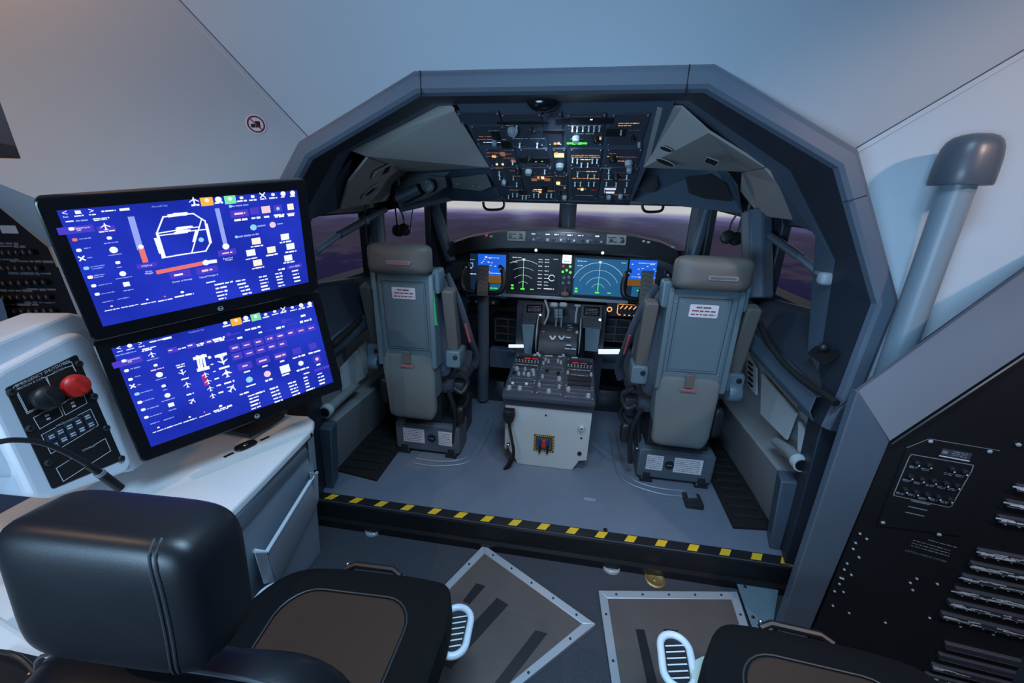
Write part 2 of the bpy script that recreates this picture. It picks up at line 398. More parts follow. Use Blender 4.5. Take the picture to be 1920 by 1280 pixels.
for s in (-1, 1):
    P = side(s)
    for i, (f0, f1, zs0, zs1, zh0, zh1) in enumerate(((.05, .90, 1.09, 1.055, 1.405, 1.418), (.10, .86, 1.06, 1.12, 1.42, 1.48), (.07, .955, 1.15, 1.22, 1.495, 1.495))):
        a, c = P[i], P[i+1]; wi += 1
        L = (c-a).length; F = Frame(a, c-a, (0, 0, 1))
        if F.n.dot(V((0, 2, 0))-a) < 0: F = Frame(c, a-c, (0, 0, 1)); f0, f1, zs0, zs1, zh0, zh1 = 1-f1, 1-f0, zs1, zs0, zh1, zh0
        x0, x1 = f0*L, f1*L
        m = MB(LINER if i else LINER)
        zt, zb = 1.56, .78
        for z0_, z1_ in ((-.05, 0),):
            hole = [(x0, zs0), (x1, zs1), (x1, zh1), (x0, zh0)]; box = [(-.02, zb), (L+.02, zb), (L+.02, zt), (-.02, zt)]
            for k in range(4):
                j = (k+1) % 4
                q = [box[k], box[j], hole[j], hole[k]]
                m.hexa([F.p(x, z, z0_) for x, z in q], [F.p(x, z, z1_) for x, z in q])
        o = struct(m, 'window_%d' % wi, bevel=.008)
        g = MB(GLASS); g.poly([F.p(x, z, -.03) for x, z in ((x0-.01, zs0-.01), (x1+.01, zs1-.01), (x1+.01, zh1+.01), (x0-.01, zh0+.01))]); g.build('pane', o)
# posts between the windows and the centre post
b = MB(SHELL)
for s in (-1, 1):
    P = side(s)
    a, c = P[1].lerp(P[0], .06), P[1].lerp(P[2], .08)
    w = .10 if s < 0 else .135
    b.tube([at(704 if s < 0 else 1418, 396, y=2.34), at(712 if s < 0 else 1420, 560, y=2.20)], [.055 if s < 0 else .075]*2, 8, flat=1.)
    b.tube([at(808 if s < 0 else 1326, 372 if s < 0 else 390, y=2.88), at(846 if s < 0 else 1296, 490, y=2.84)], [.05, .04], 8)
    b.tube([V((.035, 3.22, 1.55)), V((.035, 3.12, 1.22))], .055, 8)
struct(b, 'trim_window_posts', bevel=.01)

# side walls of the cockpit: sill, ledge, recess and lower panel
for s in (-1, 1):
    nm = 'left' if s < 0 else 'right'
    prof = [(1.165, 1.06), (1.05, .87), (1.045, .845)]
    YS = (1.66, 2.65); tp = lambda y: 1-.03*(y-1.66); tq_ = lambda y: 1.085-.127*(y-1.6)
    def ext2(mb, pr, y0=1.60, y1=2.65):
        k = len(pr); R = [V((s*(x*tq_(y) if t else x), y, z+t*.2*(y-1.95))) for y in (y0, y1) for x, z, t in pr]
        mb.add(R, [(i, i+1, k+i+1, k+i) for i in range(k-1)]); return mb
    def ext(mb, pr, y0=YS[0], y1=YS[1]):
        k = len(pr); R = [V((s*x*tp(y), y, z)) for y in (y0, y1) for x, z in pr]
        mb.add(R, [(i, i+1, k+i+1, k+i) for i in range(k-1)]); return mb
    struct(ext2(MB(LINER), [(1.24, 1.08, 0), (1.165, 1.07, 0), (1.03, .885, 1), (1.02, .868, 1)]), 'wall_%s_sill' % nm, solid=.01)
    struct(ext2(MB(SHELL), [(1.03, .872, 1), (1.008, .862, 1), (1.004, .80, 1), (1.02, .765, 1), (1.16, .75, 1)]), 'wall_%s_ledge' % nm, solid=.008, bevel=.008)
    struct(ext(MB(LOWP), [(1.20, .75), (1.20, .36), (1.125, .355), (1.115, .345), (1.19, .0)]), 'wall_%s' % nm if False else 'wall_cockpit_%s' % nm, solid=.008)
    # dark jamb post at the aft end
    m = MB(LINER); m.hexa([V((s*x, y, 0)) for x, y in ((1.13, 1.54), (1.24, 1.54), (1.24, 1.70), (1.17, 1.70))],
                             [V((s*x, y, .80)) for x, y in ((1.11, 1.56), (1.24, 1.56), (1.24, 1.72), (1.15, 1.72))])
    m.use(SHELL); m.hexa([V((s*x, y, 0)) for x, y in ((1.10, 1.62), (1.15, 1.62), (1.17, 1.72), (1.13, 1.72))],
                             [V((s*x, y, .36)) for x, y in ((1.08, 1.64), (1.15, 1.64), (1.17, 1.73), (1.10, 1.73))])
    struct(m, 'trim_%s_jamb' % nm, bevel=.006)
    # forward cross wall beside the pilot's feet
    m = MB(LINER); m.box((s*.95, 2.72, .45), (.62, .04, .9)); struct(m, 'wall_%s_forward' % nm)
b = MB(LINER); b.box((0, 3.32, .55), (2.1, .04, 1.25)); struct(b, 'wall_forward')
b = MB(LINER); b.box((0, 3.2, -.01), (2.2, .8, .03)); struct(b, 'floor_forward')

# the visual display: a curved screen outside the windows showing ground and a pale sky at dusk
sm = bpy.data.materials.new('projected_view'); sm.use_nodes = True; nt = sm.node_tree; nt.nodes.clear()
o_ = nt.nodes.new('ShaderNodeOutputMaterial'); em = nt.nodes.new('ShaderNodeEmission'); tc = nt.nodes.new('ShaderNodeTexCoord')
sp = nt.nodes.new('ShaderNodeSeparateXYZ'); nz = nt.nodes.new('ShaderNodeTexNoise'); nz.inputs['Scale'].default_value = 3.0; nz.inputs['Detail'].default_value = 8
mp = nt.nodes.new('ShaderNodeMapping'); mp.inputs['Scale'].default_value = (1, 1, 7)
ad = nt.nodes.new('ShaderNodeMath'); ad.operation = 'MULTIPLY_ADD'; ad.inputs[1].default_value = .10; 
rm = nt.nodes.new('ShaderNodeMapRange'); rm.inputs[1].default_value = 0; rm.inputs[2].default_value = 1.6
cr = nt.nodes.new('ShaderNodeValToRGB'); E_ = cr.color_ramp.elements
E_[0].position = 0; E_[0].color = (.012, .012, .035, 1); E_[1].position = 1; E_[1].color = (.42, .43, .52, 1)
for p_, c_ in ((.28, (.018, .017, .055)), (.36, (.050, .040, .066)), (.46, (.040, .036, .07)), (.53, (.055, .05, .10)), (.568, (.10, .095, .22)), (.590, (.28, .28, .46)), (.612, (.68, .67, .66)), (.72, (.62, .62, .65))):
    e = E_.new(p_); e.color = (*c_, 1)
L_ = nt.links.new
L_(tc.outputs['Object'], sp.inputs[0]); L_(tc.outputs['Object'], mp.inputs[0]); L_(mp.outputs[0], nz.inputs['Vector'])
sb = nt.nodes.new('ShaderNodeMath'); sb.operation = 'SUBTRACT'; sb.inputs[1].default_value = .5; L_(nz.outputs[0], sb.inputs[0])
L_(sp.outputs[2], rm.inputs[0])
fade = nt.nodes.new('ShaderNodeMapRange'); fade.inputs[1].default_value = .40; fade.inputs[2].default_value = .60; fade.inputs[3].default_value = .34; fade.inputs[4].default_value = .0
L_(rm.outputs[0], fade.inputs[0]); mu = nt.nodes.new('ShaderNodeMath'); mu.operation = 'MULTIPLY'; L_(sb.outputs[0], mu.inputs[0]); L_(fade.outputs[0], mu.inputs[1])
a2 = nt.nodes.new('ShaderNodeMath'); L_(mu.outputs[0], a2.inputs[0]); L_(rm.outputs[0], a2.inputs[1]); L_(a2.outputs[0], cr.inputs[0])
L_(cr.outputs[0], em.inputs[0]); em.inputs[1].default_value = .85; L_(em.outputs[0], o_.inputs[0])
b = MB(sm); N, Mz = 48, 10; rows = []
for j in range(Mz+1):
    z = .45+1.6*j/Mz; r = 2.55
    rows.append([V((r*math.sin(math.radians(-98+196*i/N)), 2.3+r*math.cos(math.radians(-98+196*i/N)), z)) for i in range(N+1)])
b.add([p for r in rows for p in r], [(j*(N+1)+i, j*(N+1)+i+1, (j+1)*(N+1)+i+1, (j+1)*(N+1)+i) for j in range(Mz) for i in range(N)])
b.build('projection_screen', label='wraparound visual display outside the cockpit windows, dusk landscape under a pale sky', cat='screen')

# ================================================================ COCKPIT
AMB = glow('lit_amber_legend', (1.0, .42, .12), 1.1); AMBD = glow('lit_dim_legend', (.55, .22, .12), .45); AMBB = glow('lit_amber_lamp', (1.0, .66, .25), 2.2)
WHL = glow('lit_white_legend', (.80, .86, 1.0), .8); WHS = glow('lit_white_lamp', (1, .95, .8), 3.0); GRN = glow('lit_green', (.12, 1.0, .10), 1.0)
CYAN = glow('lit_cyan', (.25, .75, 1.0), .9); PFDB = glow('display_sky_blue', (.015, .14, .85), .85); PFDG = glow('display_ground_brown', (.28, .13, .02), .55)
NAV = glow('display_navy', (.010, .035, .085), .55); NAVB = glow('display_blue', (.02, .16, .36), .62); DSPK = glow('display_black', (.006, .010, .022), .4)
MAGL = glow('display_grey', (.2, .24, .36), .4); REDL = glow('lit_red_digits', (.9, .04, .03), .55)

def screw(mb, F, x, y, r=.004, z=0.):
    mb.lathe(F, [(r, z-.001), (r, z+.0015), (r*.7, z+.0028), (.0002, z+.003)], 8, x, y)
def toggle(F, x, y, par, m=KNOBG, L=.02, name='toggle_switch'):
    t = MB(m); t.lathe(F, [(.005, 0), (.005, .004), (.0025, .005)], 8, x, y)
    a = F.p(x, y, .003); c = F.p(x, y-.006, L); t.tube([a, c], [.0022, .0042], 8); return t.build(name, par)
def knob(F, x, y, r, h, par, m=KNOBG, name='knob'):
    t = MB(m); t.lathe(F, [(r, 0), (r, h*.55), (r*.82, h*.6), (r*.8, h), (r*.3, h), (.0003, h)], 14, x, y)
    t.use(SILK); t.frect(F, x, y+r*.45, r*.18, r*.7, h+.0004); return t.build(name, par)

# ---- overhead panel
FO = Frame(onO(1062, 374), (1, 0, 0), -ohv)
def fo(zx, zy):
    p = onO(840+zx/4.571, 160+zy/4.571)-FO.o; return p.dot(FO.u), p.dot(FO.v)
ovh = thing('overhead_panel', 'overhead switch panel of lit knobs and toggles above the windscreen, between the grey ceiling linings', 'switch panel', FO.p(0, .37))
b = MB(SHELL)
c4 = [fo(*q) for q in ((455, 975), (1545, 975), (1805, 190), (25, 205))]
b.fprism(FO, [(-.36, -.012), (.36, -.012), (.385, .80), (-.42, .80)], -.05, -.004); b.use(LINER)
b.fbox(FO, 0, -.015, .70, .03, -.05, .012)
b.build('backing_frame', ovh, bevel=.003)
MODS = {}
def module(key, zx0, zy0, zx1, zy1, m=PANEL):
    (x0, y1), (x1, y0) = fo(zx0, zy0), fo(zx1, zy1)
    xa = (fo(zx0, (zy0+zy1)/2)[0], fo(zx1, (zy0+zy1)/2)[0]); x0, x1 = xa
    q = MB(m); cx, cy, w, h = (x0+x1)/2, (y0+y1)/2, x1-x0-.004, y1-y0-.004
    q.fbox(FO, cx, cy, w, h, -.006, .004, .003)
    MODS[key] = dict(mb=q, cx=cx, cy=cy, w=w, h=h, F=FO.off(0, 0, .004), items=[]); return MODS[key]
G = {}
for key, a in dict(a1=(215, 335, 505, 505), a1t=(90, 220, 455, 330), a2=(480, 235, 815, 515), a3=(845, 225, 985, 510), a4=(1010, 235, 1345, 510), a5=(1375, 235, 1700, 510),
                   f1=(340, 535, 590, 690), f1b=(400, 695, 640, 965), f2=(620, 535, 865, 690), f2b=(655, 695, 900, 965), f3=(895, 535, 1015, 750), f3b=(915, 755, 1030, 985),
                   f4=(1040, 535, 1320, 690), f4b=(1045, 695, 1305, 970), f5=(1345, 535, 1650, 690), f5b=(1325, 695, 1600, 960)).items():
    module(key, *a)
def find(x, y):
    return min(MODS.values(), key=lambda d: max(abs(x-d['cx'])-d['w']/2, abs(y-d['cy'])-d['h']/2))
def legend(zx, zy, w, m, h=10, seed=0):
    x, y = fo(zx, zy); d = find(x, y); k = abs(fo(zx+50, zy)[0]-fo(zx-50, zy)[0])/100
    d['mb'].use(m).words(d['F'], x, y, w*k, h*k*1.15, seed+int(zx*7+zy))
for q in ((580, 310, 100, AMBB), (700, 312, 110, SILKD), (1550, 315, 180, AMB), (1515, 335, 110, AMB), (1180, 592, 250, AMB), (1180, 606, 250, AMB), (1180, 628, 90, AMBB), (1160, 730, 120, AMBD), (1230, 730, 90, AMB), (1180, 790, 230, AMB),
          (780, 885, 90, AMBB), (760, 898, 70, AMB), (882, 898, 60, AMB), (590, 890, 130, AMBD), (820, 772, 160, AMBD), (800, 800, 170, AMBD), (1145, 880, 70, AMB), (1250, 890, 45, REDL), (1410, 602, 90, AMB), (1410, 575, 60, AMBD),
          (1540, 605, 150, AMBD), (1500, 640, 90, AMB), (650, 935, 120, AMBD), (340, 455, 180, AMBD), (380, 480, 150, WHL), (330, 430, 130, AMBD), (390, 380, 90, SILK), (470, 455, 60, SILK), (620, 448, 130, SILK), (765, 448, 130, SILK), (525, 335, 60, SILK),
          (1165, 255, 300, SILKD), (1170, 335, 290, SILK), (1170, 362, 280, SILKD), (1130, 405, 70, SILK), (1215, 405, 70, SILK), (1100, 450, 110, SILK), (390, 570, 120, AMBD), (380, 600, 100, AMBD), (490, 580, 110, AMBD), (520, 615, 90, AMBD),
          (500, 550, 120, SILKD), (430, 700, 90, AMBD), (565, 725, 70, AMBD), (600, 770, 60, AMBD), (530, 860, 100, SILKD), (740, 665, 190, SILKD), (700, 745, 120, SILKD), (840, 745, 90, SILKD), (1450, 740, 200, SILKD), (1450, 800, 220, AMBD), (1390, 860, 100, SILKD),
          (1480, 930, 140, AMBD), (1170, 935, 150, AMBD), (960, 770, 80, AMBD), (975, 850, 70, AMBD), (970, 890, 60, SILKD), (1290, 430, 60, AMBD), (1360, 700, 90, SILK), (1560, 690, 80, SILKD), (600, 515, 150, SILKD), (1600, 375, 110, SILKD), (1590, 420, 60, SILKD), (740, 370, 90, SILKD)):
    legend(*q)
def lamp(zx, zy, m, w=16, h=14):
    x, y = fo(zx, zy); d = find(x, y); k = .00072*1.0
    hy = abs(fo(zx, zy+h/2)[1]-fo(zx, zy-h/2)[1]); d['items'].append(('lamp', x, y, w*k, hy, m))
for q in ((953, 590, AMBB, 60, 30), (930, 575, AMB, 18, 14), (945, 830, AMBB, 26, 20), (812, 783, AMBB, 20, 14), (775, 782, AMB, 14, 12), (1105, 487, GRN, 120, 10), (1080, 487, GRN, 20, 18), (1130, 487, GRN, 20, 18), (920, 490, AMB, 18, 12), (950, 488, WHS, 12, 10), (420, 668, AMBB, 12, 10), (470, 668, AMBB, 12, 10),
          (395, 600, AMB, 26, 16), (850, 800, AMBD, 40, 18), (740, 800, AMBD, 40, 18), (790, 905, AMB, 20, 14), (1150, 883, AMBB, 18, 14), (1230, 278, WHS, 12, 10), (1300, 445, AMB, 20, 16), (1390, 880, WHL, 80, 12), (1390, 910, WHL, 60, 12), (1000, 870, AMBD, 16, 14), (470, 580, AMBD, 30, 30), (560, 640, AMBD, 30, 20), (1450, 765, AMBD, 40, 16), (690, 640, GRN, 14, 8), (755, 643, WHL, 12, 8), (808, 640, GRN, 12, 8)):
    lamp(*q)
for zx, zy, w, h in ((740, 632, 200, 40), (640, 310, 290, 20), (1170, 295, 310, 44), (410, 420, 50, 75), (1440, 395, 110, 60), (910, 385, 120, 24), (500, 500, 60, 60), (640, 910, 60, 40), (830, 880, 40, 50)):
    x, y = fo(zx, zy); d = find(x, y); d['mb'].use(BLACK); d['mb'].fbox(d['F'], x, y, w*.00072, abs(fo(zx, zy+h/2)[1]-fo(zx, zy-h/2)[1]), 0, .003)
TG = [(615, 490), (765, 490), (555, 640), (445, 770), (440, 735), (562, 770), (590, 830), (555, 920), (592, 920), (520, 935), (640, 940), (670, 940), (738, 925), (778, 925), (848, 925), (886, 925), (1070, 620), (1110, 625), (1240, 625), (1280, 625), (1145, 660), (1200, 660), (1112, 745), (1200, 760), (1256, 760),
      (1090, 825), (1137, 825), (1207, 825), (1253, 825), (1380, 765), (1535, 765), (1360, 825), (1443, 830), (1535, 825), (1520, 880), (1345, 880), (830, 720), (1380, 715), (480, 800), (1486, 375), (565, 395), (590, 340), (1040+30, 345), (1110, 345), (1160, 345), (1210, 345), (1255, 345), (1300, 345)]
for zx, zy in TG: x, y = fo(zx, zy); find(x, y)['items'].append(('toggle', x, y))
for zx, zy, r, m in ((555, 375, .022, KNOBG), (690, 725, .018, KNOBG), (960, 675, .02, KNOBG), (1550, 650, .018, KNOBG), (1555, 705, .014, KNOBG), (480, 815, .013, KNOBG), (1410, 610, .018, BLACK), (1440, 765, .02, KNOBB), (1100, 440, .017, KNOBG), (1270, 440, .014, KNOBB), (1585, 425, .008, KNOBB), (1640, 485, .007, KNOBG), (695, 605, .010, KNOBB), (600, 720, .012, KNOBB), (1480, 935, .013, KNOBG), (1380, 940, .013, KNOBG), (1000, 945, .014, KNOBG), (955, 900, .010, KNOBB), (400, 470, .012, KNOBG), (740, 360, .012, KNOBB)):
    x, y = fo(zx, zy); find(x, y)['items'].append(('knob', x, y, r, m))
R_ = random.Random(4)
for d in MODS.values():
    q = d['mb']; q.use(KNOBG)
    for sx in (-1, 1):
        for sy in (-1, 1): screw(q, d['F'], d['cx']+sx*(d['w']/2-.008), d['cy']+sy*(d['h']/2-.008), .003)
    o = q.build('switch_module', ovh)
    for it in d['items']:
        if it[0] == 'toggle': toggle(d['F'], it[1], it[2], o, PALE, .019)
        elif it[0] == 'knob': knob(d['F'], it[1], it[2], it[3], .02, o, it[4])
        else: t = MB(it[5]); t.fbox(d['F'], it[1], it[2], it[3], it[4], 0, .003); t.build('indicator_light', o)
dl = thing('dome_light', 'dark round dome light above the overhead panel, just under the surround', 'lamp', onO(1018, 180))
F = Frame(onO(1018, 186, .0), (1, 0, 0), -ohv); b = MB(BLACKG)
b.pillow(F, .125, .075, .09, 1., 1., 8, 20); b.build('dome', dl); b = MB(STEEL); b.lathe(F, [(.006, .0), (.006, .04), (.001, .042)], 8, 0, -.035); b.build('catch', dl)

# ---- main instrument panel
YP = 3.0
main = thing('instrument_panel', 'main instrument panel with glowing flight displays under the black glareshield', 'instrument panel', (.02, YP, .8))
FP = XZ((.02, YP, .985))
def fp(px, py): p = at(px, py, y=YP)-FP.o; return p.dot(FP.u), p.dot(FP.v)
b = MB(PANELD); b.fprism(FP, [(-.85, -.17), (.85, -.17), (.85, .12), (.70, .155), (-.72, .155), (-.86, .11)], -.03, 0); b.build('panel_face', main)
b = MB(ALU); b.fbox(FP, .02, -.168, .95, .024, 0, .018, .006); b.build('lower_rail', main)
def display(px0, py0, px1, py1):
    (x0, y1), (x1, y0) = fp(px0, py0), fp(px1, py1); w, h = x1-x0, y1-y0
    f = MB(PANEL); F = FP.off((x0+x1)/2, (y0+y1)/2)
    f.fbox(F, 0, 0, w+.03, h+.03, 0, .010, .006); o = f.build('display_unit', main)
    return F.off(0, 0, .0105), w, h, o
def scr(F, w, h, o, draw):
    s = MB(DSPK); s.fbox(F, 0, 0, w, h, -.001, 0); draw(s, F, w, h); return s.build('screen', o)
def nd(bg, rich):
    def draw(s, F, w, h):
        s.use(bg).frect(F, 0, 0, w, h, .0004)
        cx, cy = (-.22*w, -.40*h) if rich else (-.02*w, -.36*h); k = 1 if rich else 1
        s.use(WHL)
        for r, lw in ((.76, .006), (.56, .004), (.36, .004), (.18, .004)):
            r *= h; a = .62 if rich else .95
            if rich and r > .5*h: a = .42
            s.farc(F, cx, cy, r, math.pi/2-a*1.2, math.pi/2+a*1.2, lw*.42, 28)
        s.use(GRN if rich else CYAN).fline(F, [(cx, cy), (cx, cy+.80*h)], .003)
        s.use(WHL).fpoly(F, [(cx-.014, cy+.80*h), (cx+.014, cy+.80*h), (cx, cy+.72*h)], .001)
        s.words(F, -.36*w, .42*h, .18*w, .03*h, 1); s.words(F, .42*w, .42*h, .09*w, .03*h, 2)
        s.words(F, -.40*w, .30*h, .10*w, .022*h, 4)
        s.use(GRN); s.words(F, -.44*w, -.34*h, .05*w, .06*h, 5); s.words(F, -.44*w, -.42*h, .06*w, .06*h, 6); s.words(F, cx, -.42*h, .10*w, .05*h, 7); s.words(F, .22*w if not rich else -.02*w, -.42*h, .10*w, .05*h, 8)
        s.fline(F, [(cx, cy), (cx, cy+.2*h)], .006, .0009)
        if rich:
            s.use(WHL)
            for j, (yy, ww) in enumerate(((.40, 2), (.33, 2), (.22, 2), (.10, 2), (.0, 2), (-.10, 2), (-.20, 2), (-.28, 2), (-.38, 2))):
                for i in range(ww): s.words(F, (.12+.13*i)*w, yy*h, .085*w, .026*h, j*3+i)
            s.farc(F, .36*w, -.08*h, .022, .4, 5.6, .005); s.words(F, .33*w, -.38*h, .17*w, .045*h, 77); s.use(NAVB); s.frect(F, .36*w, .2*h, .2*w, .5*h, .0003)
    return draw
def pfd(flip):
    def draw(s, F, w, h):
        s.use(NAV).frect(F, 0, 0, w, h, .0003)
        x0, x1 = (-.5*w+.36*w, .5*w) if not flip else (-.5*w, .5*w-.28*w)
        xc, ww = (x0+x1)/2, x1-x0
        s.use(PFDB).frect(F, xc, .25*h, ww, .5*h, .0005); s.use(PFDG).frect(F, xc, -.09*h, ww, .18*h, .0005)
        s.use(NAVB).frect(F, xc, -.34*h, ww*.7, .28*h, .0005)
        s.use(WHL)
        r = random.Random(3 if flip else 8)
        for k in range(16): s.frect(F, xc+r.uniform(-.42, .42)*ww, r.uniform(.04, .45)*h, .012, .006, .0008)
        s.words(F, xc, .06*h, ww*.8, .02*h, 3, .0009); s.words(F, xc, .42*h, ww*.5, .02*h, 5, .0009)
        xs = (-.5*w+.18*w) if not flip else (.5*w-.13*w)
        s.words(F, xs, .02*h, .26*w, .028*h, 9, .0009); s.farc(F, xs, .22*h, .02, 0, 6.3, .003); s.words(F, xs, .16*h, .1*w, .03*h, 12)
        s.use(CYAN); s.words(F, xs, .36*h, .2*w, .018*h, 19); s.words(F, xs-.03*w, .28*h, .2*w, .018*h, 29)
        s.use(GRN); s.words(F, xc, -.30*h, ww*.4, .03*h, 21)
    return draw
for q, dr in (((868, 474, 948, 556), pfd(False)), ((957, 476, 1046, 550), nd(DSPK, True)), ((1079, 483, 1170, 556), nd(NAVB, False)), ((1181, 486, 1262, 562), pfd(True))):
    scr(*display(*q), dr)
# centre strip: standby display, gear lights, gear lever
F = FP.off(*fp(1062, 515)); b = MB(PANEL); b.fbox(F, 0, 0, .085, .30, 0, .008, .004); cs = b.build('gear_panel', main)
F = F.off(0, 0, .008); b = MB(WHS); b.fbox(F, -.003, .115, .064, .06, 0, .004, .004); b.use(CYAN).frect(F, -.003, .10, .05, .014, .0045); b.build('standby_display', cs)
for x, y, m in ((-.026, .063, REDL), (.024, .063, GRN), (0, .035, GRN), (-.028, .022, GRN), (.028, .02, GRN)): b = MB(m); b.lathe(F, [(.010, 0), (.009, .004), (.001, .005)], 10, x, y); b.build('gear_light', cs)
for x, y in ((-.015, -.02), (.02, -.015), (-.02, -.06), (.022, -.055)): knob(F, x, y, .012, .014, cs, KNOBG)
b = MB(mat('gear_knob_pink', (.30, .17, .17), .5)); b.tube([F.p(0, -.09, 0), F.p(0, -.125, .03)], .008, 8); b.pillow(Frame(F.p(0, -.135, .035), F.u, F.v), .06, .035, .03, .7, .8); b.build('gear_lever', cs)
for px, py in ((1005, 469), (1130, 474)):
    b = MB(WHS); p = at(px, py, y=2.93); b.lathe(XZ(p), [(.010, 0), (.009, .004), (.001, .006)], 10); b.build('reading_lamp', main)
# panel strip below the rail
for px0, py0, px1, py1, sd in ((868, 558, 935, 572, 1), (1138, 566, 1210, 596, 2)):
    (x0, y1), (x1, y0) = fp(px0, py0), fp(px1, py1); F = FP.off((x0+x1)/2, (y0+y1)/2)
    b = MB(PANELD); b.fbox(F, 0, 0, x1-x0, y1-y0, 0, .01, .004); o = b.build('lighting_panel', main)
    F2 = F.off(0, 0, .0105)
    if sd == 2:
        b = MB(AMB); w, h = x1-x0, y1-y0
        b.fline(F2, [(-.22*w, .35*h), (-.22*w, -.2*h), (-.18*w, -.35*h)], .006); b.farc(F2, -.42*w, 0, .016, 0, 6.3, .008, 10)
        for i in range(5): b.fline(F2, [(-.1*w+i*.11*w, .30*h), (-.15*w+i*.11*w, .12*h)], .008); b.frect(F2, -.15*w+i*.12*w, -.35*h, .012, .008, .001)
        b.words(F2, 0, .42*h, .4*w, .05*h, 5); b.build('legend', o)
    else:
        for i in range(4): knob(F2, (-.36+i*.24)*(x1-x0), 0, .012, .014, o, KNOBG)

# ---- glareshield with the mode control panel
gs = thing('glareshield', 'black curved glareshield across the cockpit below the windscreen', 'glareshield', (.02, 2.85, 1.15))
YG = 2.80
topc = [(838, 472), (848, 456), (880, 445), (930, 436), (990, 431), (1060, 430), (1130, 436), (1190, 444), (1240, 455), (1268, 468), (1272, 476)]
tp_ = [at(px, py, y=YG) for px, py in topc]; bt = [V((p.x*.97, YG, (1.13, 1.14, 1.17, 1.195, 1.205, 1.205, 1.205, 1.195, 1.17, 1.14, 1.13)[i])) for i, p in enumerate(tp_)]
for i, p in enumerate(bt):
    if p.z > tp_[i].z-.02: p.z = tp_[i].z-.03
b = MB(BLACK); R4 = []
for dy, dz, k in ((0, 0, 1), (.10, .012, 1.0), (.45, -.06, .97)):
    R4.append([V((p.x*k, YG+dy, p.z+dz)) for p in tp_])
Nn = len(tp_)
b.add([p for r in [bt]+R4 for p in r], [(l*Nn+i, l*Nn+i+1, (l+1)*Nn+i+1, (l+1)*Nn+i) for l in range(3) for i in range(Nn-1)])
b.add([p for p in bt]+[V((p.x, 2.955, p.z+.01)) for p in bt], [(i, i+1, Nn+i+1, Nn+i) for i in range(Nn-1)])
b.build('hood', gs, solid=.006)
FM = XZ((.03, YG-.006, 1.278))
mc = MB(PANEL); mc.fbox(FM, 0, 0, .80, .074, -.02, .006, .004); 
FM = FM.off(0, 0, .0065); s = mc
for x, w in ((-.215, .04), (-.12, .04), (-.06, .04), (.03, .05), (.10, .05), (.21, .04)): s.use(BLACK).frect(FM, x, .016, w, .014); s.use(WHL).words(FM, x, .018, w*.75, .009, int(x*999), .0012)
s.use(SILKD)
for x in (-.38, -.34, -.29, .30, .345, .385, -.18, -.02, .16): s.words(FM, x, -.008, .035, .005, int(x*777)); s.words(FM, x, .022, .03, .004, int(x*555))
mcp = mc.build('mode_control_panel', gs)
for k in (-1, 1):
    s = MB(GREYL); s.fbox(FM, .335*k, 0, .125, .066, -.001, .0015, .003); s.use(BLACK)
    for x in (-.04, -.01, .035): s.words(FM, .335*k+x, .012, .028, .008, int(x*991), .0021); s.words(FM, .335*k+x, -.016, .028, .008, int(x*671), .0021)
    s.build('selector_panel', mcp)
for i, x in enumerate((-.25, -.215, -.16, -.12, -.075, -.03, .02, .06, .11, .15, .195, .24)): knob(FM, x, -.012-.006*(i % 2), .008 if i % 3 else .011, .014, mcp, KNOBG if i % 2 else KNOBB)
for x in (-.375, -.30, .30, .375): knob(FM, x, -.004, .010, .012, mcp, KNOBB)
for px, py, m in ((912, 441, REDL), (921, 443, SILK), (1207, 452, SILK), (1216, 454, SILK), (865, 449, PALE), (1262, 463, PALE)):
    p = at(px, py, y=YG-.004); b = MB(m); b.fbox(XZ(p), 0, 0, .018, .012, -.02, .003, .002); b.build('caution_light', gs)

# ---- control columns with yokes
def yoke(s, px, py, lab):
    c = at(px, py, y=2.68); t = thing('control_yoke', lab, 'control yoke', (c.x, c.y+.05, 0))
    F = XZ(c); F = Frame(c, (1, 0, 0), (0, .25, 1))
    b = MB(SEATD); b.tube([V((c.x+.02*s, c.y+.09, .02)), V((c.x+.01*s, c.y+.07, .5)), F.p(.005*s, -.05, -.05)], [.045, .042, .040], 14); b.build('column', t)
    b = MB(KNOBB); b.pillow(Frame(F.p(0, -.03, 0), F.u, F.v), .10, .12, .08, .6); b.build('hub', t)
    for k in (-1, 1):
        b = MB(KNOBB); P = cat_rom([F.p(0, -.05), F.p(.06*k, -.06, .005), F.p(.125*k, -.05, .01), F.p(.15*k, -.0, .012), F.p(.145*k, .07, .010), F.p(.125*k, .115, .0), F.p(.105*k, .125, .0)], 4)
        b.tube(P, [.016]*4+[.018]*6+[.019]*10+[.015]*(len(P)-20), 10, flat=.8); h = b.build('horn', t)
        b = MB(PALE); b.fbox(Frame(P[-6], F.u, F.v), -.01*k, 0, .012, .012, .012, .022, .003); b.build('trim_switch', h)
    b = MB(TAUPE); G_ = F.off(-.01*s, .02, .035); b.fbox(G_, 0, 0, .075, .21, 0, .012, .006); b.use(SILKD)
    for k in range(6): b.fline(G_, [(-.03, .08-.03*k), (-.01, .09-.03*k), (.02, .075-.03*k), (.032, .085-.03*k)], .004, .0125)
    b.build('chart_clip', t)
yoke(-1, 905, 532, 'black control yoke with chart clip ahead of the left pilot seat')
yoke(1, 1212, 545, 'black control yoke with chart clip ahead of the right pilot seat')

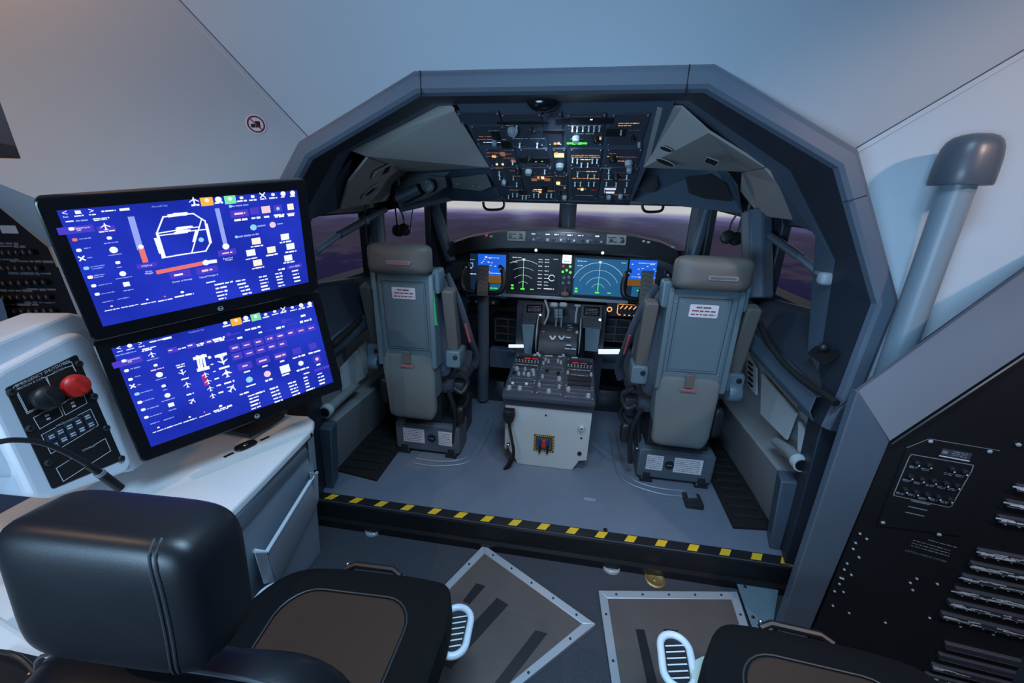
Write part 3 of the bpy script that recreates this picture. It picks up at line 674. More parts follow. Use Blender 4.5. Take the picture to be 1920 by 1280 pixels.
# ---- pedal bays either side of the pedestal
for s, px0, px1, nm in ((-1, 930, 976, 'left'), (1, 1130, 1176, 'right')):
    a, c = at(px0, 596, y=3.02), at(px1, 640, y=3.02); t = thing('rudder_pedal_bay', 'dark slatted rudder pedal bay %s of the throttle pedestal' % nm, 'pedal bay', ((a.x+c.x)/2, 3.05, .1))
    F = XZ((0, 3.02, 0)); cx, cz, w, h = (a.x+c.x)/2, (a.z+c.z)/2, abs(a.x-c.x), abs(a.z-c.z)
    b = MB(BLACK); b.fbox(F, cx, cz, w, h, -.02, .0); b.build('opening', t)
    b = MB(PANEL)
    for k in range(3): b.fbox(F, cx-w/2+w*k/2, cz, .012, h, 0, .02)
    for k in range(4): b.fbox(F, cx, cz-h/2+h*k/3, w, .010, 0, .018)
    b.build('grille', t)
    b = MB(SHELL); b.fbox(F, cx, cz-h/2-.14, w+.08, .16, -.02, .06, .01); b.build('foot_rest', t)
for px0, py0, px1, py1, nm in ((954, 645, 984, 652, 'left'), (1122, 652, 1162, 666, 'right'), (930, 712, 947, 718, 'x'), (1118, 728, 1160, 736, 'y')):
    a, c = [at(q, (py0+py1)/2, **({'y': 2.84} if py0 < 700 else {'z': .05})) for q in (px0, px1)]
    if py0 < 700:
        b = MB(glow('floor_lamp_white', (.8, .9, 1.0), 1.0)); b.cyl(a, c, .019 if nm == 'right' else .013, n=12); b.build('floor_light', label='small bright white strip lamp low on the %s of the throttle pedestal' % nm, cat='lamp')
    else:
        b = MB(STEEL); b.box(((a.x+c.x)/2, (a.y+c.y)/2, .03), (abs(c.x-a.x), .05, .06), .006); b.build('kick_plate', label='bright metal kick plate on the floor %s of the centre pedestal' % ('left' if nm == 'x' else 'right'), cat='plate')

# ---- centre pedestal
ped = thing('centre_pedestal', 'pale grey centre pedestal with radio panels on top, between the two pilot seats', 'pedestal', (.015, 2.25, 0))
b = MB(PALE); FB = XZ((.015, 2.03, 0))
b.fprism(FB, [(-.245, .40), (-.245, .10), (-.19, .06), (-.165, .0), (.165, .0), (.19, .045), (.20, .07), (.245, .08), (.25, .40)], -.06, .0, .006); b.build('aft_panel', ped)
b = MB(SHELL); b.hexa([V((x+.015, y, z)) for x, y, z in ((-.23, 2.06, 0), (.23, 2.06, 0), (.23, 2.50, 0), (-.23, 2.50, 0))], [V((x+.015, y, z)) for x, y, z in ((-.25, 2.03, .47), (.25, 2.03, .465), (.25, 2.50, .50), (-.25, 2.50, .50))])
b.build('body', ped)
b = MB(PANEL); b.fbox(XZ((.015, 2.028, .435)), 0, 0, .515, .075, -.03, .006, .006); b.build('front_lip', ped)
FT = Frame((.015, 2.0, .478), (1, 0, 0), (0, .56, .055)); TL = .56
b = MB(PANEL); b.fbox(FT, 0, .25, .515, .54, -.02, .004, .006); b.build('top_panel', ped)
def ft(px, py): p = atp(px, py, FT.p(0, 0, .005), FT.n)-FT.o; return p.dot(FT.u), p.dot(FT.v)
def zq(zx, zy): return ft(900+zx/4.572, 640+zy/4.572)
RADIO = {}
for key, x, y, w, h in (('r1', -.165, .40, .165, .155), ('r2', .0, .40, .150, .155), ('r3', .168, .39, .165, .17), ('r4', -.165, .23, .165, .16), ('r5', 0, .23, .150, .16), ('r6', .168, .21, .165, .165), ('r7', -.165, .08, .165, .12), ('r8', 0, .08, .150, .12), ('r9', .168, .06, .165, .11)):
    m = MB(PANELD if key in ('r3', 'r1') else PANEL); m.fbox(FT, x, y, w, h, 0, .009, .004); RADIO[key] = (m, FT.off(x, y, .009), w, h, [])
for k in ('r1', 'r3'):
    m, F, w, h, it = RADIO[k]; m.use(BLACK).frect(F, 0, .035, w*.9, .04, .0004); m.use(REDL).words(F, 0 if k == 'r3' else .02, .036, w*.55, .020, 3, .0009); m.use(SILK)
    for i in range(8): it.append(('toggle', -.07+i*.02, -.018))
    m.words(F, 0, -.055, w*.85, .007, 9)
for k, L in (('r2', ((-.05, .02, 1), (-.03, 0, 1), (.03, .02, 1), (.05, .0, 1), (-.06, -.03, 1))), ('r4', ((-.05, .04, 2), (.0, .045, 1), (.05, .03, 2), (-.06, -.01, 0), (-.03, -.02, 1), (.0, -.015, 1), (.03, -.02, 2), (.06, -.01, 1))), ('r5', ((-.03, .05, 0), (.04, .03, 0), (-.05, -.03, 1), (.05, -.04, 2))),
             ('r6', ((.07, .06, 1), (-.07, .065, 1))), ('r7', ((-.05, .02, 3), (.03, .025, 3), (-.06, -.04, 2), (0, -.035, 2))), ('r8', ((-.06, .02, 1), (.0, -.04, 2), (.055, .02, 1))), ('r9', ((-.06, .02, 2), (.05, -.03, 2)))):
    m, F, w, h, it = RADIO[k]
    for x, y, t in L: it.append((('knobB', 'knob', 'knobL', 'lampw')[t], x, y))
m, F, w, h, it = RADIO['r6']; m.use(BLACK).fbox(F, 0, .01, w*.85, .06, 0, .008); m.fbox(F, 0, -.055, w*.8, .03, 0, .006); m.use(AMBD).words(F, 0, .055, w*.6, .01, 5, .001)
for k in ('r2', 'r4', 'r5', 'r7', 'r8', 'r9'):
    m, F, w, h, it = RADIO[k]; m.use(SILKD)
    for i in range(3): m.words(F, 0, -h*.35+i*h*.35, w*.8, .006, hash(k) % 7+i)
for k, (m, F, w, h, it) in RADIO.items():
    m.use(KNOBG)
    for sx in (-1, 1):
        for sy in (-1, 1): screw(m, F, sx*(w/2-.009), sy*(h/2-.009), .004)
    o = m.build('radio_panel', ped)
    for t, x, y in it:
        if t == 'toggle': toggle(F, x, y, o, KNOBG, .018)
        elif t == 'lampw': q = MB(WHITE); q.fbox(F, x, y, .016, .012, 0, .012, .004); q.build('push_button', o)
        else: knob(F, x, y, {'knobB': .010, 'knob': .009, 'knobL': .013}[t], .02, o, KNOBB if t == 'knobB' else KNOBG)
# marks and fittings of the aft panel
FA = FB.off(0, 0, .0012)
def fa(zx, zy): p = at(900+zx/4.572, 640+zy/4.572, y=2.03)-FA.o; return p.dot(FA.u), p.dot(FA.v)
cx, cy = fa(548, 872); s = MB(BLACK); s.fbox(FA, cx, cy, .118, .112, 0, .0015); F = FA.off(cx, cy, .0015); s.use(YEL)
for i in range(-5, 6):
    for e in (-1, 1):
        if abs(i) < 5: s.fpoly(F, [(i*.0118-.006, e*.050-.005), (i*.0118, e*.050-.005), (i*.0118+.006, e*.050+.005), (i*.0118, e*.050+.005)]); s.fpoly(F, [(e*.053-.005, i*.011-.005), (e*.053+.005, i*.011), (e*.053+.005, i*.011+.005), (e*.053-.005, i*.011)])
s.use(SHELL).frect(F, 0, 0, .088, .078, .0003); s.build('hazard_placard', ped)
b = MB(RED); b.fbox(F, 0, .002, .018, .042, 0, .016, .005); b.build('red_latch', ped)
for k in (-1, 1):
    b = MB(mat('navy_latch', (.02, .03, .12), .4)); b.fbox(F, .026*k, .010, .016, .040, 0, .012, .004); b.build('blue_latch', ped)
    b = MB(BLACK); b.fbox(F, .022*k, -.038, .012, .045, 0, .014, .003); b.build('pull_strap', ped)
x, y = fa(872, 735); b = MB(PALE); b.lathe(FA, [(.017, 0), (.017, .01), (.012, .014), (.011, .024), (.007, .025), (.001, .02)], 14, x, y); b.use(BLACK); b.lathe(FA, [(.005, .024), (.005, .0262), (.001, .0265)], 10, x, y+.004); b.build('jack_socket', ped)
x, y = fa(853, 958); b = MB(BLACK); b.lathe(FA, [(.013, 0), (.012, .005), (.002, .006)], 14, x, y); b.build('grommet', ped)
for zx, zy in ((565, 632), (868, 828)): x, y = fa(zx, zy); b = MB(DARKM); screw(b, FA, x, y, .006); b.build('screw', ped)
# hand microphone hanging on the pedestal corner
mic = thing('hand_microphone', 'black hand microphone with cord hanging on the left corner of the centre pedestal', 'microphone', at(953, 785, y=2.0))
def ap(zx, zy, y=2.005): return at(900+zx/4.572, 640+zy/4.572, y=y)
a = ap(248, 630, 1.998); F = XZ(a); b = MB(BLACK)
b.fprism(F, [(-.030, .036), (.030, .036), (.036, .0), (.026, -.035), (.010, -.055), (-.010, -.055), (-.026, -.035), (-.036, .0)], -.02, .014, .008); b.use(KNOBB).fbox(F, 0, .012, .03, .03, .012, .018, .006); b.build('body', mic)
P = cat_rom([ap(250, 700), ap(258, 760), ap(275, 850, 1.99), ap(288, 930, 1.985), ap(280, 1010, 1.98), ap(235, 1085, 1.975), ap(200, 1110, 1.97), ap(235, 1060, 1.96), ap(268, 985, 1.965), ap(240, 930, 1.98), ap(245, 870, 1.99)], 6)
b = MB(RUBBER); b.tube(P, .009, 8); b.build('cord', mic)
b = MB(STEEL); p = ap(243, 875, 1.985); b.tube([p, p+V((0, -.005, -.03))], .007, 8); b.build('plug', mic)

# ---- throttle quadrant and forward pedestal
def tqz(zx, zy, y): return at(960+zx/8, 540+zy/8, y=y)
b = MB(PANELD); prof = [(2.56, .0), (2.56, .54), (2.60, .62), (2.68, .66), (2.76, .67), (2.83, .66), (2.83, .60), (2.83, .0)]
b.rings([[V((x, y, z)) for y, z in prof] for x in (-.10, .16)])
b.use(SILKD)
for i in range(10): p = tqz(860+(i % 2)*20, 560+i*36, 2.72-.012*i); b.fbox(Frame(p, (1, 0, 0), (0, .7, .7)), 0, 0, .03, .006, -.004, .004)
b.use(SILK)
for zx, zy in ((840, 740), (830, 910), (920, 915), (850, 855)): b.fbox(Frame(tqz(zx, zy, 2.56), (1, 0, 0), (0, .5, .8)), 0, 0, .034, .007, -.003, .003)
tq = b.build('throttle_quadrant', ped, label='throttle quadrant with its levers')
for k, zx in ((-1, 630), (1, 770)):
    b = MB(KNOBG); p = tqz(zx, 250, 2.80); b.pillow(Frame(p, (1, 0, 0), (0, .3, 1)), .058, .036, .04, .6); b.build('thrust_lever_knob', tq)
    b = MB(SEATM); q = tqz(zx+(35 if k < 0 else -35), 340, 2.78)
    for j in range(3): b.fbox(Frame(tqz(zx+(38 if k < 0 else -38), 335+j*46, 2.785-.004*j), (1, 0, 0), (0, .2, 1)), 0, 0, .028, .021, -.02, .012, .004)
    b.fbox(Frame(tqz(zx+(30 if k < 0 else -30), 520, 2.76), (1, 0, 0), (0, .3, 1)), 0, 0, .012, .06, -.015, .01, .003)
    b.build('thrust_lever_arm', tq)
b = MB(KNOBG); b.tube(cat_rom([tqz(495, 180, 2.86), tqz(525, 270, 2.84), tqz(545, 360, 2.82), tqz(525, 450, 2.80), tqz(480, 545, 2.78)], 5), .008, 8); b.build('speedbrake_lever', tq)
b = MB(KNOBG); b.tube([tqz(985, 265, 2.86), tqz(960, 400, 2.82), tqz(955, 525, 2.78)], .008, 8); b.fbox(Frame(tqz(985, 262, 2.855), (1, 0, 0), (0, .2, 1)), 0, 0, .044, .016, -.012, .012, .005); b.build('flap_lever', tq)
for zx in (610, 745):
    b = MB(WHITE); b.tube(cat_rom([tqz(zx-38, 722, 2.62), tqz(zx-20, 752, 2.60), tqz(zx, 764, 2.595), tqz(zx+22, 750, 2.60), tqz(zx+36, 722, 2.62)], 4), .007, 8); b.build('fuel_cutoff_grip', tq)
b = MB(KNOBG); b.lathe(Frame(tqz(470, 690, 2.66), (1, 0, 0), (0, .3, 1)), [(.021, -.006), (.021, .006), (.012, .012), (.001, .012)], 14); b.tube([tqz(462, 720, 2.66), tqz(458, 820, 2.62)], .005, 8); b.build('trim_handle', tq)
for sx in (-1, 1):
    b = MB(BLACK); c = V((.03+sx*.145, 2.68, .62)); F = Frame(c, (0, 1, 0), (0, 0, 1)); b.lathe(F, [(.13, -.012), (.135, 0), (.13, .012), (.001, .012)], 28); b.use(KNOBG); b.lathe(F, [(.1355, -.003), (.1362, 0), (.1355, .003)], 28); b.build('trim_wheel', tq)
for zx, zy, w in ((550, 1030, 135), (745, 1040, 120), (940, 1055, 100)):
    b = MB(KNOBG); p = tqz(zx, zy, 2.51); b.tube([tqz(zx-w/2, zy+8, 2.51), tqz(zx-w/2+14, zy-12, 2.50), tqz(zx+w/2-14, zy-12, 2.50), tqz(zx+w/2, zy+8, 2.51)], .006, 8); b.build('guard_bar', tq)
for zx, zy in ((385, 985), (340, 1010), (410, 1012), (375, 1110), (590, 1108), (665, 1112), (770, 1012), (880, 1165), (1160, 1165), (105, 1100), (630, 835), (975, 665)):
    b = MB(KNOBG); p = tqz(zx, zy, 2.50 if zy > 900 else 2.6); b.pillow(Frame(p, (1, 0, 0), (0, .4, 1)), .022, .026, .024, .8, .8, 6, 10); b.build('lever_knob', tq)
# forward electronics: two control display units on the slope under the panel
b = MB(PANEL); b.hexa([V(p) for p in ((-.30, 2.96, .0), (.36, 2.96, .0), (.36, 2.85, .0), (-.30, 2.85, .0))], [V(p) for p in ((-.30, 2.96, .79), (.36, 2.96, .79), (.36, 2.90, .76), (-.30, 2.90, .76))])
fe = b.build('forward_pedestal', ped, label='sloping forward pedestal with two dark keypad units')
for sx, q in ((-1, ((984, 566), (1024, 566), (1020, 612), (979, 604))), (1, ((1088, 570), (1128, 572), (1128, 618), (1092, 614)))):
    ps = [at(x, y, y=2.90 if i < 2 else 2.80) for i, (x, y) in enumerate(q)]
    c = sum(ps, V())/4; F = Frame(c, ps[1]-ps[0], ps[0]-ps[3]); w, h = (ps[1]-ps[0]).length, (ps[0]-ps[3]).length
    b = MB(PANEL); b.fbox(F, 0, 0, w, h, -.04, 0, .004)
    b.use(BLACKG); b.fbox(F, 0, h*.22, w*.75, h*.4, 0, .002); b.use(SILKD); [b.words(F, 0, h*(.10+.07*k), w*.6, .006, k, .0026) for k in range(4)]; b.use(REDP); b.words(F, 0, h*.3, w*.3, .008, 3, .0028)
    b.use(PANELD)
    for r in range(4):
        for k in range(7): b.fbox(F, -w*.38+k*w*.125, -h*.08-r*h*.1, w*.09, h*.06, 0, .004)
    x = (.4 if sx > 0 else .28)*w; b.use(WHS); b.lathe(F, [(.009, 0), (.008, .005), (.001, .006)], 10, x, -h*.12 if sx > 0 else -h*.10); b.build('control_display_unit', fe)
for q in (((978, 607), (1003, 608), (996, 676), (984, 676)), ((1097, 614), (1126, 617), (1121, 660), (1096, 658))):
    ps = [at(x, y, y=2.80 if i < 2 else 2.74) for i, (x, y) in enumerate(q)]
    b = MB(SEATM); k = V((0, .06, 0)); b.hexa([p+k for p in ps[::-1]], ps[::-1]); b.build('side_fairing', fe, bevel=.004)

# ---- pilot seats
def pilot_seat(s, cx, bx, lab):            # s = +1 when the aisle is on the seat's right (left seat)
    t = thing('pilot_seat', lab, 'pilot seat', (cx, 2.15, 0), 'pilot seats')
    X = lambda d: cx+s*d                    # d > 0 towards the aisle
    # base
    b = MB(SEATD); F = XZ((bx, 2.02, .12)); b.fprism(F, [(-.205, -.085), (-.195, -.10), (.195, -.10), (.205, -.085), (.205, .075), (.19, .09), (-.19, .09), (-.205, .075)], -.16, .0, .012); base = b.build('base_box', t)
    for k, w, h in ((-.085*s if s > 0 else -.115, .135 if s > 0 else .09, .095), (.115*s if s > 0 else .065, .085 if s > 0 else .15, .095)):
        b = MB(LABEL); Fk = F.off(k, .005, .001); b.fbox(Fk, 0, 0, w, h, -.001, .001); b.use(INK if k < 0 and s > 0 else INKB)
        for i in range(7): b.words(Fk, -.004, h*.38-i*h*.125, w*.86, .005, i+3, .0016)
        b.build('placard', base)
    b = MB(KNOBB); b.lathe(F, [(.026, 0), (.026, .004), (.020, .005), (.001, .005)], 16, .03 if s > 0 else -.035, 0); b.use(SEATM); b.fbox(F, .03 if s > 0 else -.035, 0, .03, .006, .005, .008); b.build('round_latch', base)
    for k in (-.15, .15):
        b = MB(DARKM); b.box((bx+k, 2.05, .008), (.07, .09, .016)); b.box((bx+k, 2.03, .03), (.04, .04, .05), .005); b.use(STEEL)
        for i in (-1, 1): b.lathe(XY((bx+k+.02*i, 2.02, .016)), [(.007, 0), (.006, .006), (.001, .007)], 8)
        b.build('track_clamp', base)
    b = MB(STEEL); b.cyl((bx-.215, 2.08, .165), (bx-.19, 2.08, .165), .010); b.build('pivot_pin', base)
    # mechanism column, pan and cushions
    b = MB(DARKM); b.box((bx, 2.26, .12), (.34, .40, .23), .01); b.box((cx, 2.22, .32), (.28, .34, .2), .01)
    b.tube([V((X(.16), 2.08, .12)), V((X(.19), 2.14, .36))], .014, 8); b.tube([V((X(-.16), 2.08, .12)), V((X(-.19), 2.14, .36))], .014, 8)
    b.build('height_column', t)
    b = MB(SEATC); b.pillow(XY((cx, 2.36, .44)), .50, .56, .13, .3, .5, 8, 24); b.build('seat_cushion', t)
    yb, yt = 1.965, 1.935
    FBk = Frame((cx, (yb+yt)/2, .9), (1, 0, 0), (0, yt-yb, .8)); FBk = Frame(FBk.o, FBk.u, FBk.v)
    b = MB(SEATM)
    b.fprism(FBk, [(-.150, .235), (-.155, -.26), (-.145, -.48), (.145, -.48), (.155, -.26), (.150, .235)], -.10, 0, .010)
    b.use(PANEL)
    R2 = [(-.118, .195), (-.118, -.185), (.118, -.185), (.118, .195)]; b.fline(FBk, R2, .004, .0006, True); b.use(SEATM); b.fprism(FBk.off(0, .005), rrect(.215, .355, .012), 0, .003, .002)
    b.use(STEEL)
    for x in (-.13, .13):
        screw(b, FBk, x, .17, .004); screw(b, FBk, x, -.19, .004)
    b.use(BLACK)
    for x in (-.128, .128):
        for y in (-.245, -.268): b.lathe(FBk, [(.0065, 0), (.006, .002), (.001, .002)], 8, x, y)
    shell = b.build('back_shell', t, bevel=.004)
    for k in (1, -1):
        b = MB(SEATM)
        F = Frame((X(.155*k), 1.99, .9), (0, 1, 0), (0, -.02, .8))
        b.fbox(F, .01, -.02, .14, .52, -.012, .012, .01)
        F2 = XZ((X(.17*k), 1.955, 1.10)); b.fbox(F2, 0, 0, .045, .13, -.08, 0, .014)
        b.build('back_flange', t)
    b = MB(LABEL); F = FBk.off(0, .135, .0035); b.fprism(F, rrect(.128, .062, .006), 0, .002); b.use(INK)
    for i, w in enumerate((.07, .105, .11)): b.words(F, 0, .017-i*.017, w, .008, i+5, .0026, .3, .7)
    b.build('warning_placard', t, label='white placard with three lines of red lettering')
    b = MB(CLOTH); n_ = 12
    def bend(x, y, z): return x*(1-.10*(-y/.22 if y < 0 else 0))+.004*math.sin(y*40), y+.005*math.sin(x*35), z*(1+.5*(-y/.22))
    FPo = FBk.off(0, -.415, .004); b.pillow(FPo, .305, .40, .055, .22, .5, 14, 28, bend); pou = b.build('seat_back_pouch', t)
    b = MB(REDP); F = FPo.off(-.005, .145, .028); b.fbox(F, 0, 0, .068, .010, 0, .002, .002); b.use(SILKD); b.fline(F, [(-.037, -.007), (.037, -.007), (.037, .007), (-.037, .007)], .0025, .0015, True); b.use(TAUPE); b.fbox(F, 0, .045, .04, .075, -.012, -.004, .006); b.build('red_tab', pou)
    b = MB(BLACK); b.fbox(FBk, 0, .25, .295, .03, -.09, .012, .004); b.build('black_band', t)
    b = MB(TAUPE); Fh = XZ((cx-s*.0, 1.925, 1.215)); b.pillow(Fh, .335, .155, .13, .35, .75, 12, 28); hd = b.build('headrest', t)
    b = MB(SILKD); F = XZ((cx+s*.02 if s > 0 else cx+.03, 1.8585, 1.205)); b.fprism(F, rrect(.125, .020, .009), -.006, .002); b.use(REDP if s > 0 else TAUPE); b.fprism(F, rrect(.108, .010, .005), .002, .003); b.build('pull_tab', hd)
    b = MB(SEATC); b.pillow(XZ((cx, 2.09, .82)), .46, .62, .16, .3, .5, 8, 24); b.build('back_cushion', t)
    # raised armrests and their hinges
    for k in (1, -1):
        a, c = V((X(.225*k), 1.97, 1.06)), V((X(.235*k), 2.04, .70))
        F = Frame((a+c)/2, (1, 0, 0), a-c); b = MB(TAUPE); b.fbox(F, 0, 0, .066, .36, -.05, .012, .014); ar = b.build('armrest', t)
        b = MB(SEATM); F = XZ(c+V((0, -.015, -.045))); b.fbox(F, 0, 0, .085, .10, -.10, .02, .014); b.use(DARKM); b.lathe(F, [(.014, .02), (.012, .026), (.001, .027)], 12, .015, .015); b.build('hinge', ar)
    b = MB(SEATC); b.tube(cat_rom([V((X(.20), 2.06, 1.12)), V((X(.27), 2.02, 1.0)), V((X(.31), 2.08, .8)), V((X(.32), 2.2, .62)), V((X(.29), 2.25, .52))], 5), .026, 8, flat=.35); b.build('shoulder_belt', t)
    b = MB(REDP); b.tube([V((X(.305), 2.04, .86)), V((X(.315), 2.09, .74))], .010, 8, flat=.4); b.build('belt_tab', t)
    b = MB(DARKM)
    for q in ([V((X(.24), 2.06, .56)), V((X(.30), 2.08, .50)), V((X(.27), 2.06, .43)), V((X(.22), 2.05, .46))], [V((X(.25), 2.1, .5)), V((X(.29), 2.12, .36)), V((X(.24), 2.10, .28))], [V((X(.20), 2.02, .45)), V((X(.235), 2.03, .30)), V((X(.215), 2.03, .10))]):
        b.tube(cat_rom(q, 5), .014, 8)
    b.box((X(.25), 2.10, .46), (.07, .09, .06), .01); b.build('adjuster_levers', t)
    b = MB(KNOBB); b.pillow(XZ((X(.27), 2.02, .30)), .05, .12, .05, .6); b.build('lever_grip', t)
    b = MB(SEATM); b.lathe(Frame((X(-.24), 2.02, .60), (0, 1, 0), (0, 0, 1)), [(.045, -.03), (.05, -.02), (.05, .02), (.045, .03), (.001, .03)], 16); b.build('lumbar_dial', t)
    b = MB(DARKM); b.pillow(XZ((X(-.19), 2.02, .42)), .05, .17, .06, .5); b.build('recline_lever', t)
    return t
ps_ = pilot_seat(1, -.765, -.71, 'left pilot seat seen from behind, a green tag hanging at its headrest')
b = MB(GREEN); F = XZ((-.60, 1.935, .96)); b.fprism(F, [(-.012, .10), (.004, .10), (.012, -.06), (.016, -.085), (-.014, -.085), (-.014, -.05)], -.002, .002); b.use(SILKD); b.fline(F, [(-.004, .08), (.0, -.06)], .003, .003); b.build('green_tag', ps_, label='bright green hanging tag')
pilot_seat(-1, .72, .75, 'right pilot seat seen from behind, no tag, beside the open side recess')
for s, bx in ((1, -.71), (-1, .75)):
    t = MB(mat('track_grey', (.20, .23, .27), .5, .3))
    for k in (0, .045):
        P = cat_rom([V((bx-s*.05, 1.955-k, .004)), V((bx+s*.10, 1.955-k, .004)), V((bx+s*(.22+k), 2.0-k*.5, .004)), V((bx+s*(.27+k), 2.12, .004)), V((bx+s*(.28+k), 2.5, .004))], 6); t.tube(P, .007, 6, flat=.6)
    t.build('seat_track', label='curved steel seat track in the floor beside the %s pilot seat' % ('left' if s > 0 else 'right'), cat='rail')
b = MB(DARKM); p = at(1298, 942, z=0); b.box((p.x, p.y, .012), (.09, .10, .024), .006); b.use(STEEL); b.box((p.x, p.y+.02, .026), (.05, .04, .008), .003); b.build('track_stop', label='small dark metal stop plate on the floor behind the right pilot seat', cat='plate')
# floor fittings
p = at(1106, 936, z=0); b = MB(ALU); b.fprism(XY((p.x, p.y, 0)), rrect(.065, .020, .01), 0, .002); b.build('floor_label', label='small worn pale strip on the cockpit floor behind the pedestal', cat='plate')
p = at(1135, 993, z=0); b = MB(BLACK); b.lathe(XY((p.x, p.y, 0)), [(.011, 0), (.010, .003), (.001, .004)], 12); b.build('floor_plug', label='small black plug in the cockpit floor near the striped sill', cat='plug')
# ribbed mats
for s, xs, nm in ((-1, (.90, 1.17), 'left'), (1, (.975, 1.17), 'right')):
    b = MB(RUBBER); x0, x1 = xs; y0, y1 = 1.72, 2.55
    b.fprism(XY((0, 0, 0)), [(s*x0, y0), (s*x1, y0+.04 if s < 0 else y0+.02), (s*x1, y1), (s*x0, y1)], .0, .012)
    for k in range(11): b.fbox(XY((s*(x0+x1)/2, y0+.09+k*.07, .012)), 0, 0, x1-x0-.05, .035, 0, .012, .008)
    b.build('ribbed_mat', label='black ribbed rubber mat on the floor outboard of the %s pilot seat' % nm, cat='mat')
# striped tape on the sill
b = MB(TAPEB); F = XY((0, 1.56, .0012)); b.fbox(F, 0, 0, 2.3, .05, -.001, 0); b.use(YEL)
for k in range(17):
    x = at(615+(1440-615)*k/16.0 if False else 0, 0, z=0) if False else None
xs = [at(px, py, z=0).x for px, py in ((616, 939), (663, 945), (710, 952), (760, 959), (811, 967), (861, 974), (911, 982), (964, 989), (1018, 997), (1073, 1004), (1128, 1011), (1184, 1019), (1242, 1027), (1303, 1036), (1364, 1045), (1424, 1054), (1480, 1062))]
for x in xs: b.fpoly(F, [(x-.033, -.020), (x+.010, -.020), (x+.033, .020), (x-.010, .020)], .0006)
b.build('hazard_tape', label='black and yellow striped warning tape along the cockpit sill', cat='tape')

# ---- side ledges: hoses, lamp rods, loose gear
def hose(name, P, r, m, lab, cat='hose'):
    b = MB(m); P = cat_rom(P, 8); b.tube(P, r, 10); return b.build(name, label=lab, cat=cat)
hose('oxygen_hose', [at(1424, 606, x=1.03), at(1440, 640, x=1.035), at(1470, 680, x=1.05), at(1510, 716, x=1.07), at(1548, 740, x=1.085), at(1568, 756, x=1.09)], .014, RUBBER, 'black ribbed oxygen hose lying along the right side ledge')
hose('oxygen_hose', [at(622, 648, x=-1.06), at(650, 622, x=-1.06), at(672, 600, x=-1.06), at(690, 575, x=-1.07)], .020, RUBBER, 'black hose in the slot along the left side ledge')
for s, pa, pm, pb, nm in ((-1, (592, 472, 1.06), (636, 440, 1.06), (722, 392, 1.05), 'left'), (1, (1548, 522, 1.06), (1500, 482, 1.06), (1402, 412, 1.05), 'right')):
    a, m_, c = [at(p[0], p[1], x=s*p[2]) for p in (pa, pm, pb)]
    if s > 0: a.y = max(a.y, 1.66); m_.y = max(m_.y, 1.78)
    t = thing('sun_visor_rail', 'telescopic grey rail slanting across the %s side window' % nm, 'rail', (a.x, a.y, a.z))
    b = MB(SEATM); b.tube([a, m_], .014, 10); b.build('inner_tube', t)
    b = MB(SEATD); b.tube([m_, c], .019, 10); b.build('outer_tube', t)
    b = MB(KNOBG if s > 0 else SEATD); b.pillow(Frame(a if s > 0 else m_.lerp(c, .5), (0, 1, 0), (0, 0, 1)), .05, .05, .05, .6); b.build('end_fitting', t)
for px, py, x, w, nm in ((1400, 395, 1.0, 1, 'right'), (735, 385, -1.02, -1, 'left')):
    c = at(px, py, x=x); t = thing('headset_hook', 'black headset and cables hung at the head of the %s window post' % nm, 'headset', c)
    b = MB(BLACK); b.pillow(XZ(c+V((0, 0, .08))), .07, .06, .05, .8); b.pillow(XZ(c+V((.02*w, .02, .02))), .05, .09, .05, .7); b.tube([c+V((-.05, 0, .06)), c+V((.02, .03, .0)), c+V((.06, 0, .09))], .011, 8); b.build('bracket', t)
    for k, (dx, dz) in enumerate(((-.07*w, -.14), (-.015*w, -.15))):
        b = MB(BLACK); e = c+V((dx, .03*k, dz)); b.lathe(Frame(e, (1, 0, .2), (0, .2, 1)), [(.020, -.02), (.036, -.015), (.036, .015), (.022, .02), (.001, .02)], 16); b.build('ear_cup', t)
        b = MB(BLACK); b.tube(cat_rom([c+V((-.02*w, 0, .02)), c+V((dx*.8, .02, dz*.4)), e], 4), .005, 6); b.build('cable', t)
a = at(772, 358, y=2.29); 
t = thing('air_gasper', 'grey swivelling air nozzle in the recess over the left side window', 'air vent', a)
b = MB(SEATD); b.tube([at(745, 374, y=2.27), at(785, 354, y=2.29)], .030, 14); b.build('duct', t)
b = MB(SEATM); F = Frame(at(802, 348, y=2.28), (.9, .3, -.2), (.2, 0, 1)); b.lathe(F, [(.036, -.05), (.036, 0), (.024, .010), (.020, .004), (.001, .0)], 16); b.build('nozzle', t)
b = MB(KNOBG); b.farc(F, 0, 0, .021, -1.6, 2.2, .006, 14, .012); b.build('nozzle_rim', t)
hose('pull_cord', [at(775, 385, y=2.5), at(771, 410, y=2.5), at(768, 438, y=2.5)], .003, KNOBB, 'thin dark pull cord hanging in the left side window', 'cord')
b = MB(LABEL); b.pillow(XZ(at(770, 433, y=2.5)), .014, .022, .012, .8, .8, 6, 8); b.build('cord_bead', label='small white bead at the end of the thin cord in the left window', cat='bead')
